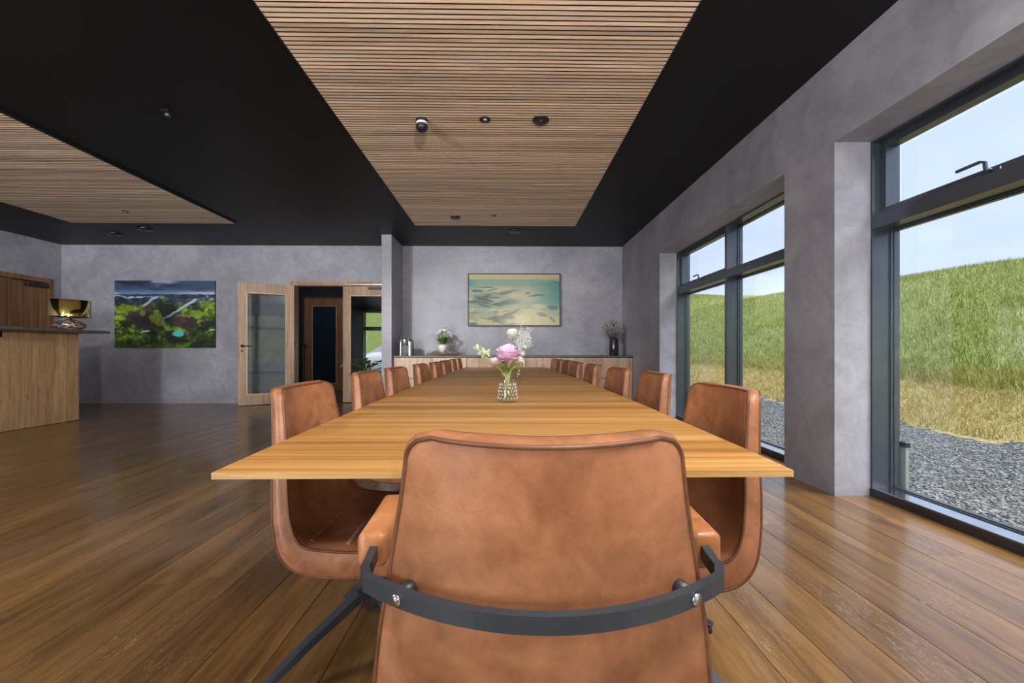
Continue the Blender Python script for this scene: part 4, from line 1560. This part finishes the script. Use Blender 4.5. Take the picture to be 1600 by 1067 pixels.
part('foliage', lv, M['leaf'], fp)
for k, (x, y, z) in enumerate(hds):
    part('blossom', peony((x, y, z), rr.uniform(.022, .036), 26, 100 + k, .6), M['whitepetal'] if k % 3 else M['lilac'], fp)
dw = thing('driftwood_wreath', 'tangled dry twigs lying under the white flower pot', 'twigs', (-1.10, 7.66, STOP))
tw = MB()
for k in range(150):
    a = rr.uniform(0, 2 * PI)
    cx, cy = math.cos(a) * rr.uniform(.12, .30), math.sin(a) * rr.uniform(.06, .12)
    dx, dy, dz = rr.uniform(-.10, .10), rr.uniform(-.05, .05), rr.uniform(-.01, .07)
    z0 = rr.uniform(.006, .045)
    tw.tube([(cx - dx, cy - dy, z0), (cx, cy, z0 + rr.uniform(0, .02)), (cx + dx, cy + dy, max(.004, z0 + dz))], rr.uniform(.002, .005), 5)
part('twigs', tw, M['twig'], dw)
tw = MB()
for k in range(7):
    x = .24 + k * .02
    tw.tube([(x, .0, .01), (x + .02, 0, .05), (x + .05 + rr.random() * .03, rr.uniform(-.03, .03), .10 + rr.random() * .06)], .002, 5)
part('upright_twig', tw, M['lavender'], dw)
stand = MB().lathe([(.05, .0), (.05, .028), (.035, .03)], n=20)
part('wood_slice', stand, M['twig'], dw).location = (-.048, .02, 0)

# --- sideboard: dark vase with dried stems
dv = thing('dark_vase', 'glossy dark brown vase of dried pale stems at the window wall', 'vase', (1.985, 7.66, STOP))
dark_glaze = plain('dark_brown_glass', (.022, .012, .014), .10, 0, .7)
part('vase_body', MB().lathe([(.001, 0), (.066, 0), (.078, .006), (.084, .03), (.085, .15), (.079, .28), (.076, .315), (.071, .315), (.073, .28), (.078, .15), (.076, .03), (.001, .02)], n=40, cap=False), dark_glaze, dv)
rr = random.Random(44)
dry, cat_ = MB(), MB()
for k in range(85):
    a = rr.uniform(0, 2 * PI)
    q = rr.uniform(.02, .25)
    zt = .70 - q * .75 + rr.uniform(-.12, .05)
    p0 = Vector((math.cos(a) * q * .2, math.sin(a) * q * .2, .28))
    p2 = Vector((math.cos(a) * q - .015, math.sin(a) * q * .75, zt))
    if p2.x > .22: p2.x = .22
    p1 = (p0 + p2) / 2 + Vector((0, 0, .02))
    dry.tube([p0, p1, p2], .0034, 4)
    for j in range(6):
        qv = p1 + (p2 - p1) * (.25 + .75 * j / 5)
        cat_.ball(qv + Vector((rr.uniform(-.008, .008), rr.uniform(-.008, .008), 0)), .0062, .0062, .011, 5, 4)
part('dry_stems', dry, M['lavender'], dv)
part('catkins', cat_, M['willow'], dv)

# ------------------------------------------------------------------ plant in the hall and car outside
pt = thing('potted_plant', 'leafy green plant in the hall behind the closed glass leaf', 'plant', (-3.02, 9.0, 0))
part('pot', MB().lathe([(.001, 0), (.13, 0), (.16, .01), (.19, .36), (.18, .36), (.15, .30), (.001, .30)], n=28, cap=False), M['black'], pt)
rr = random.Random(5)
stm = MB()
for k in range(22):
    a = k * 2.4
    q = rr.uniform(.10, .36)
    z = rr.uniform(.50, .80)
    stm.tube([(math.cos(a) * .05, math.sin(a) * .05, .30), (math.cos(a) * q * .5, math.sin(a) * q * .5, z * .9), (math.cos(a) * q, math.sin(a) * q, z)], .006, 5)
    lv = MB()
    leaf_shape(lv, (math.cos(a) * q * .9, math.sin(a) * q * .9, z - .01), (math.cos(a) * (q + .24), math.sin(a) * (q + .24), z + rr.uniform(-.10, .10)), .075, bend=.18)
    part('leaf', lv, M['leafbright'] if 'leafbright' in M else M.setdefault('leafbright', petal_mat('bright_leaf', (.10, .24, .03), (.24, .42, .07))), pt)
part('stems', stm, M['stem'], pt)

def car():
    o = thing('parked_car', 'white car parked outside beyond the hall glazing', 'car', (-4.15, 16.6, -.08))
    white_paint = plain('white_car_paint', (.80, .81, .83), .18, 0, .6, .01)
    # stations along x from nose (-2.15) to tail (2.15): roof/bonnet height, half width, belt half width
    st = [(-2.15, .62, .62), (-2.08, .72, .76), (-1.7, .86, .86), (-1.1, .97, .89), (-.8, 1.02, .90), (.2, 1.03, .90), (1.2, 1.02, .90), (1.9, .98, .87), (2.12, .86, .80)]
    v, f = [], []
    for (x, zt, hw) in st:
        sec = [(-hw * .96, .28), (-hw, .5), (-hw * .99, zt * .82), (-hw * .86, zt), (hw * .86, zt), (hw * .99, zt * .82), (hw, .5), (hw * .96, .28)]
        v += [(x, y, z) for (y, z) in sec]
    m = 8
    for i in range(len(st) - 1):
        for k in range(m):
            k2 = (k + 1) % m
            f.append((i * m + k2, i * m + k, (i + 1) * m + k, (i + 1) * m + k2))
    f += [tuple(range(m)), tuple((len(st) - 1) * m + k for k in range(m))[::-1]]
    part('body', MB().add(v, f, True), white_paint, o)
    g = [(-1.15, .96, .80), (-.95, 1.06, .79), (-.35, 1.42, .66), (.0, 1.48, .62), (.9, 1.47, .62), (1.5, 1.30, .66), (1.95, 1.0, .74)]
    v, f = [], []
    for (x, z, hw) in g:
        v += [(x, -hw, .95), (x, -hw, .97), (x, -hw * .92, z - .03), (x, -hw * .8, z), (x, hw * .8, z), (x, hw * .92, z - .03), (x, hw, .97), (x, hw, .95)]
    for i in range(len(g) - 1):
        for k in range(m - 1):
            f.append((i * m + k + 1, i * m + k, (i + 1) * m + k, (i + 1) * m + k + 1))
    part('windows', MB().add(v, f, True), plain('car_glass', (.42, .46, .48), .06, 0, .8), o)
    rf = MB()
    rv = []
    for (x, z, hw) in g[2:6]:
        rv += [(x, -hw * .86, z - .005), (x, -hw * .75, z + .012), (x, hw * .75, z + .012), (x, hw * .86, z - .005)]
    ff = []
    for i in range(3):
        for k in range(3):
            ff.append((i * 4 + k + 1, i * 4 + k, (i + 1) * 4 + k, (i + 1) * 4 + k + 1))
    part('roof', rf.add(rv, ff, True), white_paint, o)
    for (px_, py_) in ((-1.35, -.82), (1.35, -.82), (-1.35, .82), (1.35, .82)):
        wv = MB().cyl((px_, py_ - .1, .32), (px_, py_ + .1, .32), .32, 28)
        wo = part('wheel', wv, M['black'], o)
        part('rim', MB().cyl((px_, py_ - .105, .32), (px_, py_ + .105, .32), .20, 20), M['chrome'], wo)
    for s in (-1, 1):
        part('headlight', MB().ball((-2.02, s * .62, .72), .12, .16, .07), M['chrome'], o)
car()

# ------------------------------------------------------------------ outside: ground, hill, grass, gravel
def edge_x(y):
    return 5.85 + .18 * np.sin(y * .7) + .10 * np.sin(y * 1.9 + 1)
def terr(x, y):
    x = np.asarray(x, float)
    y = np.asarray(y, float)
    e = np.clip(x - edge_x(y), 0, None)
    amp = 3.95 * (1 + .012 * np.clip(y - 5, 0, 25))
    z = amp * np.sin(np.clip(e / 15, 0, 1) * PI / 2)
    z = z + .12 * (fbm(x * .35 + 50, y * .35 + 50, 3, 2) - .5) * np.clip(e / 2, 0, 1) + .06 * (fbm(x * 1.4 + 50, y * 1.4 + 50, 3, 4) - .5) * np.clip(e, 0, 1)
    e2 = np.clip(y - 24, 0, None)
    z2 = 7 * np.sin(np.clip(e2 / 22, 0, 1) * PI / 2)
    e3 = np.clip(-12 - y, 0, None)
    z3 = 5 * np.sin(np.clip(e3 / 18, 0, 1) * PI / 2)
    return np.maximum(np.maximum(z, z2), z3) - .09

def earth_mat():
    t = NT('gravel_hay_and_grass_ground')
    at = t.new('ShaderNodeAttribute', attribute_name='zone')
    sp_ = t.new('ShaderNodeSeparateColor')
    t.ln(at.outputs['Color'], sp_.inputs[0])
    c = t.coord((1, 1, 1), rand=False)
    vo = t.new('ShaderNodeTexVoronoi')
    vo.inputs['Scale'].default_value = 34
    t.ln(c, vo.inputs['Vector'])
    s2 = t.new('ShaderNodeSeparateColor')
    t.ln(vo.outputs['Color'], s2.inputs[0])
    grav = t.ramp(s2.outputs[0], [(.0, (.04, .043, .047)), (.5, (.10, .107, .115)), (1, (.25, .265, .275))])
    big = t.noise(c, 1.1, 5, .6)
    grav = t.mix(grav, t.ramp(big, [(.35, (.75, .75, .75)), (.65, (1.2, 1.2, 1.2))]), .8, 'MULTIPLY')
    hn = t.noise(c, 16, 6, .7, .6)
    hay = t.ramp(hn, [(.3, (.27, .215, .07)), (.5, (.43, .355, .13)), (.72, (.58, .49, .22))])
    gn = t.noise(c, 9, 6, .7, .3)
    grs = t.ramp(gn, [(.3, (.13, .165, .03)), (.5, (.21, .255, .055)), (.72, (.29, .325, .10))])
    gb = t.noise(c, .8, 4, .6)
    grs = t.mix(grs, (.30, .26, .11, 1), t.ramp(gb, [(.55, (0, 0, 0)), (.72, (.55, .55, .55))]))
    nz = t.noise(c, 2.5, 5, .7)
    def jag(ch, lo, hi):
        a = t.new('ShaderNodeMath', operation='ADD')
        t.ln(ch, a.inputs[0])
        t.ln(nz, a.inputs[1])
        return t.ramp(a.outputs[0], [(lo, (0, 0, 0)), (hi, (1, 1, 1))])
    def half(ch):
        m_ = t.new('ShaderNodeMath', operation='MULTIPLY_ADD')
        t.ln(ch, m_.inputs[0])
        m_.inputs[1].default_value = .5
        t.ln(nz, m_.inputs[2])
        h2 = t.new('ShaderNodeMath', operation='MULTIPLY')
        t.ln(m_.outputs[0], h2.inputs[0])
        h2.inputs[1].default_value = 1.0
        return h2.outputs[0]
    mh = t.ramp(half(sp_.outputs[0]), [(.70, (0, 0, 0)), (.76, (1, 1, 1))])
    mg = t.ramp(half(sp_.outputs[1]), [(.68, (0, 0, 0)), (.82, (1, 1, 1))])
    col = t.mix(grav, hay, mh)
    col = t.mix(col, grs, mg)
    t.ln(col, t.b.inputs['Base Color'])
    t.set(Roughness=.9)
    t.bump(t.mix(vo.outputs['Distance'], hn, mh), .6, .03)
    return t.m
gx = np.unique(np.r_[np.linspace(-60, -10, 14), np.linspace(-10, 5, 20), np.linspace(5, 26, 85), np.linspace(26, 90, 18)])
gy = np.unique(np.r_[np.linspace(-70, -5, 22), np.linspace(-5, 45, 130), np.linspace(45, 120, 20)])
GX, GY = np.meshgrid(gx, gy)
GZ = terr(GX, GY)
vv = np.stack([GX, GY, GZ], -1).reshape(-1, 3)
idx = np.arange(GX.size).reshape(GX.shape)
ff = np.stack([idx[:-1, :-1], idx[:-1, 1:], idx[1:, 1:], idx[1:, :-1]], -1).reshape(-1, 4)
me = bpy.data.meshes.new('ground')
me.from_pydata(vv.tolist(), [], ff.tolist())
me.polygons.foreach_set('use_smooth', [True] * len(me.polygons))
E = GX - edge_x(GY)
hay_m = np.clip(np.maximum.reduce([E, (GY - 24) * .5, (-12 - GY) * .5]) * 2 + .5, 0, 1)
grs_m = np.clip(np.maximum.reduce([(E - 1.25) * 1.2, (GY - 24) * .5, (-12 - GY) * .5]) + .5, 0, 1)
ca = me.color_attributes.new('zone', 'FLOAT_COLOR', 'POINT')
ca.data.foreach_set('color', np.stack([hay_m, grs_m, hay_m * 0, hay_m * 0 + 1], -1).reshape(-1).astype(np.float32))
go = link('ground', me, earth_mat())
go['kind'] = 'structure'
go['label'] = 'gravel yard and grassy bank outside the windows'

def tri_mesh(name, V, Fc, mat, label, cat):
    me = bpy.data.meshes.new(name)
    me.vertices.add(len(V))
    me.vertices.foreach_set('co', V.astype(np.float32).ravel())
    nf = len(Fc)
    me.loops.add(nf * 3)
    me.loops.foreach_set('vertex_index', Fc.astype(np.int32).ravel())
    me.polygons.add(nf)
    me.polygons.foreach_set('loop_start', np.arange(0, nf * 3, 3, dtype=np.int32))
    me.polygons.foreach_set('loop_total', np.full(nf, 3, dtype=np.int32))
    me.update(calc_edges=True)
    o = link(name, me, mat)
    o['kind'] = 'stuff'
    o['label'] = label
    o['category'] = cat
    return o
def blade_mat(name, stops):
    t = NT(name)
    c = t.coord((1, 1, 1), rand=False)
    n = t.noise(c, 3.5, 5, .75)
    t.ln(t.ramp(n, stops), t.b.inputs['Base Color'])
    t.set(Roughness=.75)
    return t.m
def blades(n, xe0, xe1, y0, y1, h0, h1, w, lean, bias=1.0):
    e = xe0 + (xe1 - xe0) * rng.random(n) ** bias
    y = y0 + (y1 - y0) * rng.random(n) ** 1.3
    x = e + edge_x(y)
    z = terr(x, y)
    a = rng.random(n) * 2 * PI
    h = h0 + (h1 - h0) * rng.random(n)
    la = rng.random(n) * 2 * PI
    ll = lean * rng.random(n) * h
    dx, dy = np.cos(a) * w, np.sin(a) * w
    sc = 1 + .04 * y
    A = np.stack([x - dx * sc, y - dy * sc, z - .01], -1)
    B = np.stack([x + dx * sc, y + dy * sc, z - .01], -1)
    T = np.stack([x + np.cos(la) * ll, y + np.sin(la) * ll, z + h * np.sqrt(np.clip(1 - (ll / h) ** 2 * .9, .02, 1))], -1)
    V = np.stack([A, B, T], 1).reshape(-1, 3)
    return V, np.arange(n * 3).reshape(-1, 3)
V, Fc = blades(150000, 1.3, 15, .5, 45, .05, .22, .007, .8, 1.4)
tri_mesh('grass', V, Fc, blade_mat('meadow_grass_blades', [(.30, (.175, .21, .03)), (.48, (.29, .325, .055)), (.62, (.38, .40, .10)), (.78, (.46, .43, .17))]), 'long green meadow grass covering the bank', 'grass')
V, Fc = blades(60000, .05, 1.9, .5, 24, .03, .14, .005, 1.0, 1.0)
tri_mesh('cut_hay', V, Fc, blade_mat('dry_hay_straw', [(.3, (.34, .27, .08)), (.5, (.52, .43, .155)), (.7, (.66, .56, .26))]), 'dry yellow cut grass along the foot of the bank', 'hay')
# loose gravel stones
n = 26000
gy_ = 1.2 + 11 * rng.random(n) ** 1.6
gx_ = 2.85 + (edge_x(gy_) + .1 - 2.85) * rng.random(n)
gz_ = terr(gx_, gy_)
s_ = .006 + .013 * rng.random(n) ** 1.5
dirs = np.array([(1, 0, 0), (-1, 0, 0), (0, 1, 0), (0, -1, 0), (0, 0, 1), (0, 0, -1)], float)
jit = 1 + .5 * (rng.random((n, 6, 1)) - .5)
rot = rng.random(n) * 2 * PI
ca_, sa_ = np.cos(rot), np.sin(rot)
D_ = dirs[None] * jit * s_[:, None, None] * np.array([1.2, .9, .7])
Dx = D_[..., 0] * ca_[:, None] - D_[..., 1] * sa_[:, None]
Dy = D_[..., 0] * sa_[:, None] + D_[..., 1] * ca_[:, None]
V = np.stack([gx_[:, None] + Dx, gy_[:, None] + Dy, gz_[:, None] + D_[..., 2] + .002], -1).reshape(-1, 3)
of = np.array([(0, 2, 4), (2, 1, 4), (1, 3, 4), (3, 0, 4), (2, 0, 5), (1, 2, 5), (3, 1, 5), (0, 3, 5)])
Fc = (of[None] + 6 * np.arange(n)[:, None, None]).reshape(-1, 3)
tg = NT('gravel_stones')
vo = tg.new('ShaderNodeTexVoronoi')
vo.inputs['Scale'].default_value = 45
tg.ln(tg.coord((1, 1, 1), rand=False), vo.inputs['Vector'])
s2 = tg.new('ShaderNodeSeparateColor')
tg.ln(vo.outputs['Color'], s2.inputs[0])
tg.ln(tg.ramp(s2.outputs[0], [(0, (.05, .056, .062)), (.5, (.13, .14, .15)), (1, (.34, .355, .365))]), tg.b.inputs['Base Color'])
tg.set(Roughness=.85)
tri_mesh('gravel', V, Fc, tg.m, 'loose grey gravel in front of the windows', 'gravel')
# small upstand posts outside the window jambs
for (y, lab) in ((2.806, 'short galvanised upstand outside the near window jamb'), (6.02, 'short galvanised upstand outside the far window jamb')):
    p = thing('window_upstand', lab, 'upstand', (2.705, y, -.09))
    part('plate', MB().box(-.012, .012, -.025, .025, 0, .43, .002), M['white'] if False else plain('galvanised_plate', (.30, .32, .31), .5, .3), p)
    part('cap', MB().box(-.018, .018, -.03, .03, .43, .465, .003), M['black'], p)
